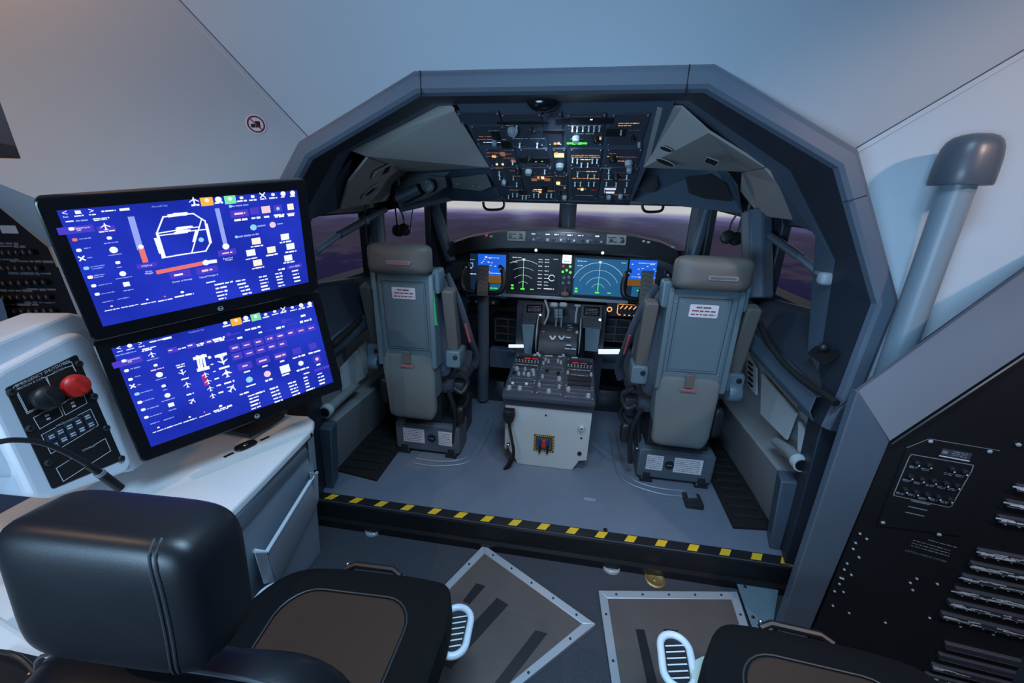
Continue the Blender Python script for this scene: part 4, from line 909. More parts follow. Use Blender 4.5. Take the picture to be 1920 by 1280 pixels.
# headers over the windows with their grab handles
for s, q, nm in ((-1, ((736, 342), (758, 324), (800, 320), (860, 316), (917, 313), (944, 372), (900, 378), (850, 376), (800, 374), (752, 398)), 'left'), (1, ((1206, 313), (1270, 317), (1342, 315), (1366, 330), (1382, 352), (1392, 400), (1325, 388), (1290, 382), (1240, 384), (1182, 376)), 'right')):
    ys = {-1: (2.28, 2.36, 2.36, 2.36, 2.34, 2.50, 2.6, 2.65, 2.6, 2.42), 1: (2.34, 2.36, 2.36, 2.32, 2.30, 2.42, 2.6, 2.65, 2.6, 2.50)}[s]
    P = [at(px, py, y=y) for (px, py), y in zip(q, ys)]
    b = MB(SHELL); b.poly(P); struct(b, 'trim_%s_window_header' % nm, solid=.02)
    I = [P[0].lerp(P[9], .2)] if False else None
    cen = sum(P, V())/len(P); off = V((0, -.012, .004))
    b = MB(BLACK)
    if s < 0: R_ = [at(px, py, y=2.33) for px, py in ((742, 352), (765, 333), (805, 330), (835, 332), (838, 350), (800, 372), (755, 386))]
    else: R_ = [at(px, py, y=2.33) for px, py in ((1285, 332), (1330, 326), (1362, 345), (1372, 378), (1320, 372), (1292, 362))]
    b.poly(R_); struct(b, 'trim_%s_header_recess' % nm, solid=.004)
    b = MB(BLACK); R_ = [at(px, py, y=2.36) for px, py in (((846, 334), (912, 326), (922, 350), (900, 358), (850, 352)) if s < 0 else ((1196, 326), (1232, 330), (1234, 350), (1222, 362), (1196, 356)))]
    b.poly(R_); struct(b, 'trim_%s_header_slot' % nm, solid=.004)
    for px in ((858, 888, 900) if s < 0 else ()):
        p = at(px, 345+(px-858)*.12, y=2.35); b = MB(WHITE); b.pillow(XZ(p), .009, .009, .009, 1, 1, 6, 8); struct(b, 'trim_rivet')
    hx, hy = (926, 384) if s < 0 else (1224, 388)
    a = [at(hx+dx, hy+dy, y=2.62) for dx, dy in ((-20, -6), (-18, 4), (-10, 9), (12, 8), (19, 2), (18, -10))]
    b = MB(BLACK); b.tube(cat_rom(a, 4), .008, 8); b.build('grab_handle', label='small black grab handle under the window header %s of the overhead panel' % nm, cat='handle')
# speakers and slots in the linings
def on_plane(pts3):
    n = (pts3[1]-pts3[0]).cross(pts3[2]-pts3[0]).normalized(); return pts3[0], n
p0, n0 = on_plane([Pl2[0], Pl2[2], Pl2[4]])
if n0.dot(CAM-p0) < 0: n0 = -n0
def lf(px, py, p0, n0, ux): c = atp(px, py, p0, n0)+n0*.004; u = V(ux); u = u-n0*u.dot(n0); return Frame(c, u, n0.cross(u))
F = lf(693, 357, p0, n0, (.3, .3, 1)); b = MB(GREYL); b.lathe(F, [(.062, 0), (.060, .006), (.050, .008), (.048, .004), (.001, .003)], 24, 0, 0, .62); b.use(BLACK); b.lathe(F, [(.046, .003), (.001, .0055)], 24, 0, 0, .62); b.build('speaker_grille', label='oval dark speaker grille in the left side lining', cat='speaker')
F = lf(717, 318, p0, n0, (.35, .5, .2)); b = MB(GREYL); b.fprism(F, rrect(.13, .07, .02), 0, .008, .004); b.use(BLACK); b.fprism(F.off(.012, .004), [(-.02, -.026), (.022, -.026), (.024, .026), (-.012, .026)], .006, .0095); b.build('vent_cover', label='raised oval cover with a black slot in the left side lining', cat='vent')
p1, n1 = on_plane([Pr[0], Pr[3], Pr[6]])
if n1.dot(CAM-p1) < 0: n1 = -n1
for px, py, w, h, nm, lb, ct in ((1248, 302, .078, .030, 'speaker_grille', 'oval dark speaker grille in the right ceiling lining', 'speaker'), (1250, 277, .05, .022, 'air_outlet', 'small dark air outlet above the speaker in the right ceiling lining', 'vent'), (1335, 300, .045, .03, 'card_slot', 'small black slot in the right ceiling lining', 'slot')):
    F = lf(px, py, p1, n1, (1, 0, 0)); b = MB(GREYL); b.fprism(F, [(x*1.12, y*1.15) for x, y in (ngon(w/2, 20, 0, h/2) if nm != 'card_slot' else rrect(w, h, .003))], 0, .003); b.use(BLACK); b.fprism(F, ngon(w/2, 20, 0, h/2) if nm != 'card_slot' else rrect(w, h, .003), .002, .004); b.build(nm, label=lb, cat=ct)
# pale doors inside the side recesses
for s in (-1, 1):
    nm = 'left' if s < 0 else 'right'
    Q = [((1404, 660), (1421, 690), (1421, 740), (1404, 720)), ((1432, 700), (1496, 775), (1478, 824), (1430, 776)), ((1502, 790), (1541, 848), (1530, 880), (1500, 868))] if s > 0 else [((637, 690), (668, 655), (684, 705), (642, 735)), ((670, 652), (684, 640), (686, 698), (682, 706))]
    for i, q in enumerate(Q):
        P = [at(x, y, x=s*1.165) for x, y in q]
        b = MB(PALE); k = V((-s*.012, 0, 0)); b.hexa(P, [p+k for p in P]); lb = {(1, 0): 'small pale louvred panel at the front of the right side recess', (1, 1): 'large pale stowage panel in the right side recess', (1, 2): 'pale angled panel at the rear of the right side recess', (-1, 0): 'large pale stowage panel in the left side recess', (-1, 1): 'narrow pale strip panel in the left side recess'}[(s, i)]
        if (s, i) == (1, 0):
            b.use(BLACK)
            for j in range(5): c = P[0].lerp(P[3], .12+j*.18).lerp(P[1].lerp(P[2], .12+j*.18), .5); b.box(c+k*1.3, (.008, .06, .010))
        b.build('stowage_panel', label=lb, cat='panel')
    px = [(1455, 828), (1480, 845), (1500, 868)] if s > 0 else [(668, 722), (640, 745), (612, 770)]
    P = [at(x, y, x=s*1.13) for x, y in px]; t = thing('hose_spigot', 'grey flexible air hose with pale collar in the %s side recess' % nm, 'hose', P[2])
    b = MB(LOWP); b.tube(P, [.022, .026, .028], 14); b.build('hose', t); b = MB(PALE); d = (P[2]-P[1]).normalized(); b.tube([P[2]-d*.02, P[2]+d*.015], .034, 16); b.use(BLACK); b.tube([P[2]+d*.012, P[2]+d*.018], .026, 14); b.build('collar', t)
p = atp(1553, 660, V((1.13, 1.75, .99)), V((-.80, 0, .60))); F = Frame(p+V((-.006, 0, .006)), (0, -1, 0), (.6, 0, .8)); b = MB(BLACK); b.fprism(F, rrect(.13, .10, .01), -.002, .003); b.use(DARKM); b.pillow(F.off(0, 0, .02), .034, .034, .034, 1, 1, 8, 12); b.build('ball_vent', label='black recessed ball outlet on the right window sill', cat='vent')

# ================================================================ INSTRUCTOR STATION (foreground)
class QF:                                     # frame on a four-cornered face: x in +-w/2, y in +-h/2
    def __init__(s, c, w, h, n=None):
        s.c = [V(q) for q in c]; s.w, s.h = w, h
        s.u = (s.c[1]-s.c[0]).normalized(); s.v = (s.c[0]-s.c[3]).normalized(); s.n = s.u.cross(s.v).normalized(); s.v = s.n.cross(s.u)
        s.o = sum(s.c, V())/4; s.ox = s.oy = s.oz = 0
    def p(s, x, y, z=0.):
        a, b = (x+s.ox)/s.w+.5, (y+s.oy)/s.h+.5
        t = s.c[0].lerp(s.c[1], a); d = s.c[3].lerp(s.c[2], a); return d.lerp(t, b)+s.n*(z+s.oz)
    def off(s, x, y, z=0.):
        import copy
        q = copy.copy(s); q.ox, q.oy, q.oz = s.ox+x, s.oy+y, s.oz+z; return q
    def loc(s, px, py):
        P = atp(px, py, s.o, s.n); x = y = 0.
        for _ in range(12):
            e = P-s.p(x, y); x += e.dot(s.u)*.9; y += e.dot(s.v)*.9
        return x, y

SBLUE = bpy.data.materials.new('screen_blue'); SBLUE.use_nodes = True; nt = SBLUE.node_tree; B_ = nt.nodes['Principled BSDF']
tc = nt.nodes.new('ShaderNodeTexCoord'); nz = nt.nodes.new('ShaderNodeTexNoise'); nz.inputs['Scale'].default_value = 5; rp = nt.nodes.new('ShaderNodeValToRGB')
rp.color_ramp.elements[0].color = (.006, .016, .30, 1); rp.color_ramp.elements[1].color = (.016, .036, .52, 1); rp.color_ramp.elements[0].position = .3; rp.color_ramp.elements[1].position = .7
nt.links.new(tc.outputs['Object'], nz.inputs['Vector']); nt.links.new(nz.outputs[0], rp.inputs[0]); nt.links.new(rp.outputs[0], B_.inputs['Emission Color'])
B_.inputs['Emission Strength'].default_value = 1.12; B_.inputs['Base Color'].default_value = (.004, .005, .02, 1); B_.inputs['Roughness'].default_value = .25
UW = glow('ui_white', (.86, .88, 1), 1.0); UL = glow('ui_pale_blue', (.35, .42, .95), .8); UP = glow('ui_purple', (.075, .045, .55), .9); UR = glow('ui_red', (.85, .18, .17), .9)
UO = glow('ui_orange', (.95, .46, .05), .95); UG = glow('ui_green', (.22, .80, .42), .9); UPK = glow('ui_pink', (.95, .62, .72), .9); UCY = glow('ui_cyan', (.3, .72, .95), .85); UWM = glow('ui_warm_white', (1.0, .84, .66), .95); UPR = glow('ui_dark_red', (.40, .03, .22), .8)
UD = glow('ui_deep_purple', (.05, .045, .42), .8)
def plane_icon(s, F, x, y, r, a=0., z=.0010):
    for P in ([(-.16, -1), (.16, -1), (.16, .6), (0, 1), (-.16, .6)], [(-1, -.35), (0, .25), (1, -.35), (1, -.1), (0, .55), (-1, -.1)], [(-.5, -1), (.5, -1), (.1, -.6), (-.1, -.6)]):
        c, k = math.cos(a), math.sin(a); s.fpoly(F, [(x+r*(p*c-q*k), y+r*(p*k+q*c)) for p, q in P], z); z += .0001
def monitor(cs, n, lab, ui):
    n = V(n).normalized(); c0 = CAM+(V((-.966, 1.034, 1.338))-CAM)*.95 if ui == 1 else CAM+(V((-.921, 1.03, .98))-CAM)*1.02
    q = QF([atp(px, py, c0, n) for px, py in cs], .53, .298)
    t = thing('monitor', lab, 'monitor', q.o)
    b = MB(BLACKG); b.fprism(q.off(0, -.004), rrect(.592, .366, .014, 4), -.028, .004, .004); bz = b.build('bezel', t)
    b = MB(LABEL); b.farc(q, 0, -.1715, .0068, 0, 6.3, .0012, 18, .0048); b.text(q, 'hp', 0, -.1715, .010, .0048); b.build('logo', bz)
    b = MB(BLACK); b.fbox(q, 0, -.04, .24, .2, -.055, -.027, .02); b.build('rear_housing', t)
    s = MB(SBLUE); s.fbox(q, 0, 0, .53, .298, .0035, .0046)
    q2 = q.off(0, 0, .0042)
    return t, s, q2
def common(s, q, L):
    s.use(UD); x, y = L(95+30, 0) if False else (0, 0)
def ui_items(s, q, items, L):
    for it in items:
        k, zx, zy = it[:3]; x, y = q.loc(*L(zx, zy)); a = it[3:]
        if L in (LA, LC): c_ = 0; a = (a[0] if k == 't' else a[0]*.6, *([v*.6 if isinstance(v, float) and i < (2 if k != 'p' else 0) else v for i, v in enumerate(a[1:], 1)]))
        if k == 'w': s.use(a[2] if len(a) > 2 else UW).words(q, x, y, a[0], a[1]*.85, int(zx+zy), .0012, .22, .6)
        elif k == 'b': s.use(a[2]).frect(q, x, y, a[0], a[1], .0008)
        elif k == 'i': s.use(a[1] if len(a) > 1 else UW).fpoly(q, [(x+p, y+r) for p, r in rrect(a[0]*.62, a[0]*.5, a[0]*.2)], .0012)
        elif k == 'd': s.use(a[1]).fpoly(q, [(x+p, y+r) for p, r in ngon(a[0]*.8, 14)], .0012)
        elif k == 'p': plane_icon(s.use(a[1] if len(a) > 1 else UW), q, x, y, a[0], a[2] if len(a) > 2 else 0)
        elif k == 'x': r_ = a[0]*.7; s.use(UW).fline(q, [(x-r_, y-r_), (x+r_, y+r_)], .003, .0011); s.fline(q, [(x-r_, y+r_), (x+r_, y-r_)], .003, .0012)
        elif k == 't': s.use(a[2] if len(a) > 2 else UW).text(q, a[0], x, y, a[1], .0013)
LA = lambda x, y: (90+x/4.573, 340+y/4.571); LB = lambda x, y: (330+x/5.335, 340+y/5.333)
LC = lambda x, y: (190+x/5.12, 600+y/5.12); LD = lambda x, y: (400+x/5.332, 560+y/5.333)
t1, s, q = monitor([(106, 394), (556, 356), (578, 528), (193, 611)], (.774, -.603, -.17), 'upper of two stacked monitors, blue screen with a white door outline drawing', 1)
ui_items(s, q, [('b', 240, 410, .105, .028, UP), ('b', 500, 400, .055, .022, UP), ('t', 145, 268, '<', .03), ('b', 257, 260, .017, .013, UW), ('t', 372, 250, '>', .03), ('t', 152, 300, 'Back', .008), ('w', 270, 290, .03, .006), ('w', 380, 280, .02, .006), ('w', 520, 248, .045, .007), ('b', 655, 236, .032, .010, UW), ('t', 955, 208, 'Aircraft Set', .012, UL),
     ('w', 190, 338, .025, .007), ('w', 290, 330, .035, .007, UL), ('w', 455, 312, .05, .007), ('w', 450, 325, .04, .007), ('i', 200, 402, .026), ('t', 290, 392, 'Departure', .011), ('t', 265, 412, 'Set', .011), ('i', 230, 495, .026, UR), ('w', 318, 484, .035, .005, UL), ('i', 265, 585, .026), ('w', 335, 566, .02, .006, UL), ('x', 290, 655, .011), ('w', 360, 648, .016, .006, UL),
     ('i', 328, 738, .028, UCY), ('w', 425, 720, .045, .005, UL), ('w', 425, 738, .035, .005, UL), ('i', 362, 815, .028, UWM), ('w', 440, 795, .035, .005, UL), ('w', 435, 812, .03, .005, UL), ('i', 392, 888, .026), ('w', 490, 875, .045, .005, UL), ('i', 422, 960, .026), ('w', 515, 948, .045, .005, UL),
     ('p', 490, 380, .015), ('w', 505, 422, .05, .006, UWM), ('i', 525, 480, .026), ('w', 540, 520, .045, .006, UL), ('d', 562, 582, .017, UW), ('w', 578, 622, .045, .006, UL), ('i', 598, 690, .026), ('w', 612, 730, .016, .006, UL), ('d', 640, 785, .014, UW), ('w', 650, 820, .055, .006, UL), ('b', 672, 875, .022, .020, UW), ('w', 690, 925, .035, .006, UL),
     ('b', 845, 715, .070, .020, UP), ('t', 845, 716, '67500 kg', .010), ('t', 862, 765, 'Gross', .010), ('t', 865, 782, 'Weight', .010), ('w', 512, 1022, .035, .006, UL), ('w', 645, 995, .04, .005, UL), ('i', 545, 1062, .014, UPK), ('w', 550, 1092, .05, .007), ('w', 700, 1062, .06, .007), ('i', 850, 1005, .014), ('w', 860, 1035, .055, .007), ('i', 1000, 980, .012, UR), ('w', 1005, 1010, .055, .007), ('i', 1150, 945, .014)], LA)
def sl(pts, m, w, L, z=.0011): s.use(m).fline(q, [q.loc(*L(*p)) for p in pts], w, z)
sl([(715, 320), (785, 560)], UL, .013, LA); sl([(800, 580), (830, 670)], UR, .012, LA); ui_items(s, q, [('d', 795, 555, .012, UW)], LA)
ui_items(s, q, [('p', 175, 190, .011), ('b', 305, 198, .029, .022, UO), ('d', 305, 185, .007, UWM), ('d', 420, 178, .010, UW), ('b', 538, 180, .028, .022, UG), ('d', 535, 170, .006, UW), ('i', 650, 160, .015), ('i', 762, 148, .016), ('x', 860, 135, .009), ('i', 965, 128, .016), ('d', 1065, 120, .009, UW), ('d', 1160, 112, .009, UW), ('w', 195, 232, .02, .006), ('w', 425, 210, .02, .006), ('w', 655, 192, .025, .007), ('w', 765, 182, .02, .006), ('w', 868, 172, .016, .006), ('w', 968, 162, .022, .006), ('w', 1068, 152, .014, .006), ('w', 1160, 142, .014, .006),
     ('d', 540, 245, .005, UCY), ('w', 632, 238, .045, .006, UL), ('b', 632, 318, .046, .020, UP), ('w', 635, 316, .028, .007, UPK), ('w', 645, 378, .034, .007), ('b', 783, 292, .024, .020, UP), ('b', 895, 278, .024, .020, UPK), ('w', 795, 360, .024, .007), ('w', 907, 348, .018, .007), ('b', 1015, 265, .024, .020, UP), ('d', 1015, 268, .006, UCY), ('b', 1140, 250, .018, .018, UWM), ('w', 1025, 330, .030, .007), ('w', 1030, 345, .026, .007), ('w', 1145, 318, .024, .008, UPK), ('w', 1145, 335, .018, .007),
     ('d', 770, 455, .011, UCY), ('w', 850, 440, .022, .007, UL), ('d', 962, 430, .011, UPK), ('w', 1038, 418, .018, .007, UL), ('d', 600, 550, .005, UCY), ('w', 720, 535, .055, .006, UL)]
     + [('b', x, y, .024, .019, UW if k % 3 else UWM) for k, (x, y) in enumerate(((798, 592), (745, 708), (1085, 550), (950, 678), (1140, 645), (1118, 760), (812, 808)))]
     + [('w', x, y, .034, .006) for x, y in ((805, 642), (755, 765), (1090, 600), (955, 728), (1145, 697), (1125, 803), (818, 858))]
     + [('b', 508, 705, .046, .018, UP), ('w', 508, 708, .026, .007, UPK), ('t', 515, 762, 'Zero Fuel', .0065), ('t', 525, 778, 'Weight', .0065), ('b', 308, 880, .052, .019, UP), ('w', 308, 882, .026, .007, UPK), ('t', 325, 940, 'Takeoff Weight %', .0065), ('b', 40, 922, .048, .019, UP), ('w', 30, 925, .024, .007), ('t', 60, 985, 'Center of Gravity', .0065), ('w', 350, 998, .026, .006),
        ('w', 475, 1012, .048, .007), ('w', 450, 1055, .030, .007), ('w', 455, 1095, .030, .007), ('w', 458, 1130, .026, .007), ('w', 460, 1165, .020, .007)]
     + [('w', 640+17*k, 985+32*k, .026, .007) for k in range(5)] + [('w', 865+7*k, 945+32*k, .024, .007) for k in range(5)] + [('w', 1020+8*k, 915+30*k, .020, .007) for k in range(5)] + [('w', 1185+8*k, 888+34*k, .020, .007) for k in range(4)] + [('w', 1050, 872, .02, .007), ('b', 1180, 845, .045, .012, UP), ('w', 1185, 843, .034, .007, UL), ('w', 80, 1132, .045, .007), ('i', 60, 1100, .013)], LB)
sl([(410, 285), (490, 625)], UL, .011, LB); ui_items(s, q, [('d', 495, 645, .011, UW)], LB)
sl([(-175, 900), (265, 812)], UR, .011, LB); sl([(290, 806), (385, 792)], UW, .010, LB); ui_items(s, q, [('d', 295, 806, .010, UW)], LB)
for pts, w in (([(-10, 326), (170, 318), (285, 390), (345, 600), (295, 690), (-10, 735)], .0035), ([(0, 470), (230, 450)], .003), ([(0, 505), (290, 475)], .003), ([(250, 380), (155, 705)], .003), ([(200, 490), (175, 590)], .006), ([(300, 430), (340, 600)], .007), ([(20, 462), (150, 450)], .0065), ([(10, 498), (130, 486)], .0065), ([(-10, 326), (80, 322)], .008)): sl(pts, UW, w, LB, .0012)
for pts, w in (([(1185, 275), (985, 300), (930, 440), (980, 650), (1185, 615)], .0035), ([(940, 440), (1185, 400)], .003), ([(950, 460), (1185, 430)], .003), ([(935, 445), (995, 635)], .006), ([(920, 490), (960, 605)], .006), ([(1040, 290), (1180, 272)], .008), ([(1105, 404), (1185, 392)], .006), ([(1090, 440), (1185, 428)], .006)): sl(pts, UW, w, LA, .0012)
ui_items(s, q, [('d', 248, 578, .008, UCY)], LB)
scr1 = s.build('screen', t1)
t2, s, q = monitor([(208.5, 653), (585.6, 564.7), (624, 715.6), (283, 837)], (.838, -.532, .124), 'lower of two stacked monitors, blue screen with a column of aircraft symbols', 2)
ui_items(s, q, [('b', 250, 400, .10, .028, UP), ('t', 165, 268, '<', .03), ('d', 270, 243, .011, UW), ('t', 372, 222, '>', .028), ('w', 175, 298, .018, .006), ('w', 280, 274, .03, .006), ('w', 385, 250, .02, .006), ('w', 525, 195, .05, .008), ('b', 628, 172, .034, .010, UW), ('t', 910, 103, 'Pushback Set', .012, UL), ('w', 235, 318, .07, .006, UL), ('w', 455, 265, .05, .008), ('w', 440, 285, .04, .007),
     ('i', 215, 388, .026), ('t', 300, 372, 'Departure', .011), ('t', 272, 396, 'Set', .011), ('i', 240, 482, .026, UWM), ('w', 325, 455, .035, .006, UL), ('i', 278, 565, .026), ('w', 345, 535, .02, .006, UL), ('x', 298, 630, .010), ('w', 365, 615, .016, .006, UL), ('i', 340, 705, .028, UCY), ('w', 430, 680, .045, .006, UL), ('i', 368, 785, .028, UWM), ('w', 450, 760, .04, .006, UL), ('i', 400, 855, .026), ('w', 495, 833, .045, .006, UL), ('i', 430, 928, .026), ('w', 520, 905, .045, .006, UL),
     ('p', 482, 326, .014), ('w', 495, 372, .045, .006, UL), ('i', 518, 430, .024), ('w', 535, 468, .048, .008, UPK), ('d', 555, 520, .016, UW), ('w', 570, 560, .04, .006, UL), ('i', 595, 628, .026), ('w', 610, 665, .016, .006, UL), ('d', 632, 718, .014, UW), ('w', 640, 760, .05, .006, UL), ('b', 668, 808, .022, .019, UW), ('w', 680, 855, .03, .007, UL),
     ('b', 680, 285, .036, .024, UP), ('w', 660, 288, .015, .008), ('w', 770, 268, .032, .009), ('b', 860, 243, .036, .024, UP), ('w', 850, 240, .02, .008), ('w', 945, 225, .032, .009), ('w', 945, 240, .025, .008), ('b', 1030, 205, .034, .022, UP), ('w', 1030, 205, .018, .008), ('w', 1118, 178, .032, .009), ('w', 1125, 195, .025, .008),
     ('w', 755, 425, .034, .008), ('w', 760, 445, .03, .008), ('p', 775, 500, .015, UW, math.pi), ('w', 800, 560, .030, .010), ('p', 820, 615, .015), ('w', 850, 705, .030, .010), ('p', 870, 770, .015, UW, -.7),
     ('w', 1140, 325, .034, .009), ('w', 1150, 345, .03, .008), ('p', 1160, 392, .014, UW, math.pi), ('w', 1180, 450, .03, .010), ('p', 1200, 508, .014, UW, 1.57),
     ('b', 990, 570, .018, .062, UPR), ('p', 995, 520, .014), ('p', 1020, 585, .014), ('p', 1042, 652, .014), ('p', 1065, 720, .014), ('d', 1035, 355, .009, UW), ('w', 1058, 422, .012, .007), ('w', 1082, 490, .012, .007), ('w', 1102, 556, .012, .007), ('w', 1124, 622, .012, .007), ('w', 1145, 690, .014, .007),
     ('w', 512, 980, .034, .006, UL), ('w', 645, 940, .04, .006, UL), ('i', 545, 1025, .015), ('w', 555, 1055, .05, .007), ('w', 700, 1005, .06, .007), ('i', 845, 925, .015), ('w', 850, 955, .055, .007), ('i', 985, 878, .012, UR), ('w', 995, 908, .05, .007), ('i', 1135, 825, .015), ('w', 1150, 860, .06, .007)], LC)
sl([(915, 345), (940, 470)], UW, .006, LC); sl([(945, 345), (965, 465)], UW, .006, LC); sl([(970, 335), (1000, 465)], UW, .006, LC); sl([(895, 365), (990, 340)], UW, .009, LC); sl([(935, 475), (1015, 455)], UW, .010, LC)
ui_items(s, q, [('i', 115, 240, .018), ('b', 225, 228, .029, .022, UO), ('d', 222, 215, .006, UWM), ('d', 320, 192, .009, UW), ('b', 420, 182, .028, .022, UG), ('d', 418, 175, .006, UW), ('i', 517, 155, .016), ('i', 608, 126, .016), ('x', 695, 105, .009), ('i', 783, 85, .016), ('d', 872, 65, .009, UW), ('d', 957, 48, .009, UW)] + [('w', x, y, .022, .006) for x, y in ((130, 268), (330, 220), (525, 180), (615, 152), (700, 132), (795, 112), (878, 95), (960, 75))]
     + [('d', 148, 355, .008, UP), ('w', 390, 295, .045, .008), ('w', 260, 388, .014, .009), ('w', 470, 333, .014, .008), ('w', 665, 285, .026, .009), ('b', 697, 220, .014, .012, UP), ('w', 750, 208, .018, .005, UP), ('w', 895, 168, .018, .010), ('w', 918, 218, .040, .009), ('w', 225, 345, .03, .005, UP), ('w', 180, 405, .03, .005, UP), ('w', 560, 310, .03, .005, UP), ('w', 790, 250, .03, .005, UP)]
     + [('b', x, y, .028, .021, UP) for x, y in ((210, 488), (328, 458), (447, 428), (558, 395), (663, 368), (768, 338), (870, 315), (972, 290), (235, 572), (355, 540), (468, 508), (578, 475), (685, 448))] + [('w', x, y, .016, .006, UPK) for x, y in ((210, 488), (328, 458), (447, 428), (558, 395), (663, 368), (768, 338), (870, 315), (972, 290), (235, 572), (355, 540), (468, 508), (578, 475), (685, 448))]
     + [('b', 312, 668, .040, .022, UP), ('w', 312, 668, .015, .008, UPK), ('b', 492, 612, .040, .022, UP), ('w', 492, 615, .024, .008, UPK), ('b', 665, 565, .038, .021, UP), ('w', 665, 566, .032, .009, UPK), ('b', 832, 520, .028, .022, UP), ('b', 988, 472, .026, .022, UP), ('w', 332, 725, .018, .008), ('w', 510, 670, .016, .008), ('w', 682, 620, .014, .008), ('w', 850, 575, .042, .008), ('w', 1005, 530, .042, .008),
        ('d', 355, 805, .012, UCY), ('w', 372, 862, .028, .008), ('d', 535, 748, .013, UPK), ('w', 550, 808, .022, .008), ('b', 712, 698, .030, .026, UW), ('w', 725, 752, .028, .008), ('d', 870, 642, .011, UW), ('w', 890, 700, .042, .008), ('b', 1030, 600, .026, .022, UP), ('d', 1030, 600, .007, UPK), ('w', 1045, 655, .014, .008),
        ('b', 1080, 692, .055, .010, UP), ('w', 310, 940, .03, .007), ('w', 425, 945, .05, .007)] + [('w', 400+8*k, 985+33*k, .028, .007) for k in range(4)] + [('w', 600+12*k, 890+32*k, .026, .007) for k in range(5)] + [('w', 780+11*k, 835+29*k, .026, .007) for k in range(5)] + [('w', 915+8*k, 785+30*k, .014, .007) for k in range(4)] + [('w', 1062+8*k, 745+32*k, .022, .007) for k in range(4)] + [('w', 925, 740, .02, .008), ('w', 965, 900, .03, .007), ('w', 90, 1090, .05, .007), ('i', 68, 1068, .014)]
     + [('w', 50, 395, .032, .009), ('w', 55, 415, .026, .009), ('w', 70, 560, .032, .012), ('p', 90, 620, .013, UW, math.pi), ('w', 105, 685, .028, .010), ('p', 130, 740, .013), ('w', 155, 830, .028, .010), ('p', 180, 888, .013, UW, -.7), ('w', 30, 795, .012, .007), ('w', 50, 862, .012, .007), ('w', 72, 932, .013, .007)], LD)
s.build('screen', t2)
# carrying post behind the monitors
ma = thing('monitor_stand', 'dark post and arms carrying the two stacked monitors on the white console', 'monitor stand', (-1.06, 1.13, .66))
b = MB(BLACK); b.cyl((-1.12, 1.20, .66), (-1.12, 1.20, 1.36), .03); b.build('post', ma)
b = MB(BLACK); b.hexa([V(p) for p in ((-1.2, 1.12, .66), (-1.02, 1.10, .66), (-1.0, 1.26, .66), (-1.2, 1.28, .66))], [V(p) for p in ((-1.2, 1.12, .675), (-1.02, 1.10, .675), (-1.0, 1.26, .675), (-1.2, 1.28, .675))]); b.build('foot', ma)
for z in (.99, 1.34):
    b = MB(BLACK); b.tube([V((-1.12, 1.20, z)), V((-1.02, 1.12, z))], .022, 10); b.build('arm', ma)

# ---- instructor console
ZD = .65
con = thing('instructor_console', 'white topped grey-blue instructor console under the stacked monitors', 'console', (-1.1, .9, ZC))
def dz(px, py): return at(px, py, z=ZD)
TP = [dz(425, 967), dz(490, 902), dz(560, 830), dz(586, 803), dz(589, 788), dz(578, 779), dz(545, 777), V((-1.42, 1.36, ZD)), V((-1.42, .2, ZD)), V((-.86, .2, ZD)), V((-.80, .42, ZD))]
b = MB(WHITET); k = V((0, 0, -.03)); n_ = len(TP)
b.add(TP+[p+k for p in TP], [list(range(n_)), list(range(2*n_-1, n_-1, -1))]+[(i, n_+i, n_+(i+1) % n_, (i+1) % n_) for i in range(n_)]); b.build('worktop', con, bevel=.008, seg=3)
b = MB(BLUEG); E1, E2, E0 = dz(588, 797), dz(425, 975), V((-.80, .35, ZD))
ins = V((-.012, 0, -.03))
T_ = [E0+ins, E2+ins, E1+ins, V((E1.x-.25, E1.y+.03, ZD-.03))]; Bt = [at(440, 1180, y=.62)*0+V((-.98, .35, ZC)), V((-1.0, .80, ZC)), at(597, 1000, y=1.34), V((-1.25, 1.36, ZC))]
Bt[2].z = ZC
b.add(T_+Bt+[V((-1.42, .35, ZD-.03)), V((-1.42, 1.36, ZD-.03)), V((-1.42, .35, ZC)), V((-1.42, 1.36, ZC))], [(0, 1, 5, 4), (1, 2, 6, 5), (2, 3, 7, 6), (0, 4, 10, 8), (3, 9, 11, 7), (8, 10, 11, 9)]); b.build('body', con, bevel=.01)
fn = (T_[2]-T_[1]).cross(Bt[1]-T_[1]).normalized()
if fn.x < 0: fn = -fn
def cf(px, py, d=0.): return atp(px, py, T_[1]+fn*d, fn)
b = MB(BLUEG); q_ = [cf(444, 975, .0), cf(583, 832, .0), cf(592, 890, .0), cf(600, 1000, 0.)]
def slab(mb, pts, d0, d1): mb.hexa([cf(*p, d0) for p in pts], [cf(*p, d1) for p in pts]); return mb
b = MB(BLUEG); slab(b, [(440, 975), (572, 838), (583, 850), (455, 992)], .0, .012); b.build('recess_rim', con)
b = MB(BLUEG); slab(b, [(577, 828), (588, 815), (594, 880), (582, 884)], 0., .014); b.build('edge_strip', con)
b = MB(BLACK); c = cf(582, 815, .012); b.lathe(Frame(c, (0, 1, 0), (0, 0, 1)), [(.008, -.004), (.008, .004), (.001, .005)], 10); b.build('lock', con)
TRAY = mat('tray_plastic', (.46, .52, .60), .4)
b = MB(TRAY); slab(b, [(500, 1034), (588, 892), (597, 940), (517, 1097)], .055, .063); slab(b, [(476, 1034), (500, 1034), (517, 1097), (494, 1094)], .0, .063); slab(b, [(580, 884), (596, 888), (598, 940), (588, 930)], .0, .063)
b.hexa([cf(494, 1090, 0), cf(594, 930, 0), cf(597, 940, 0), cf(517, 1097, 0)], [cf(494, 1090, .06), cf(594, 930, .06), cf(597, 940, .063), cf(517, 1097, .063)]); pk = b.build('document_tray', con, label='open pale blue document tray', bevel=.004)
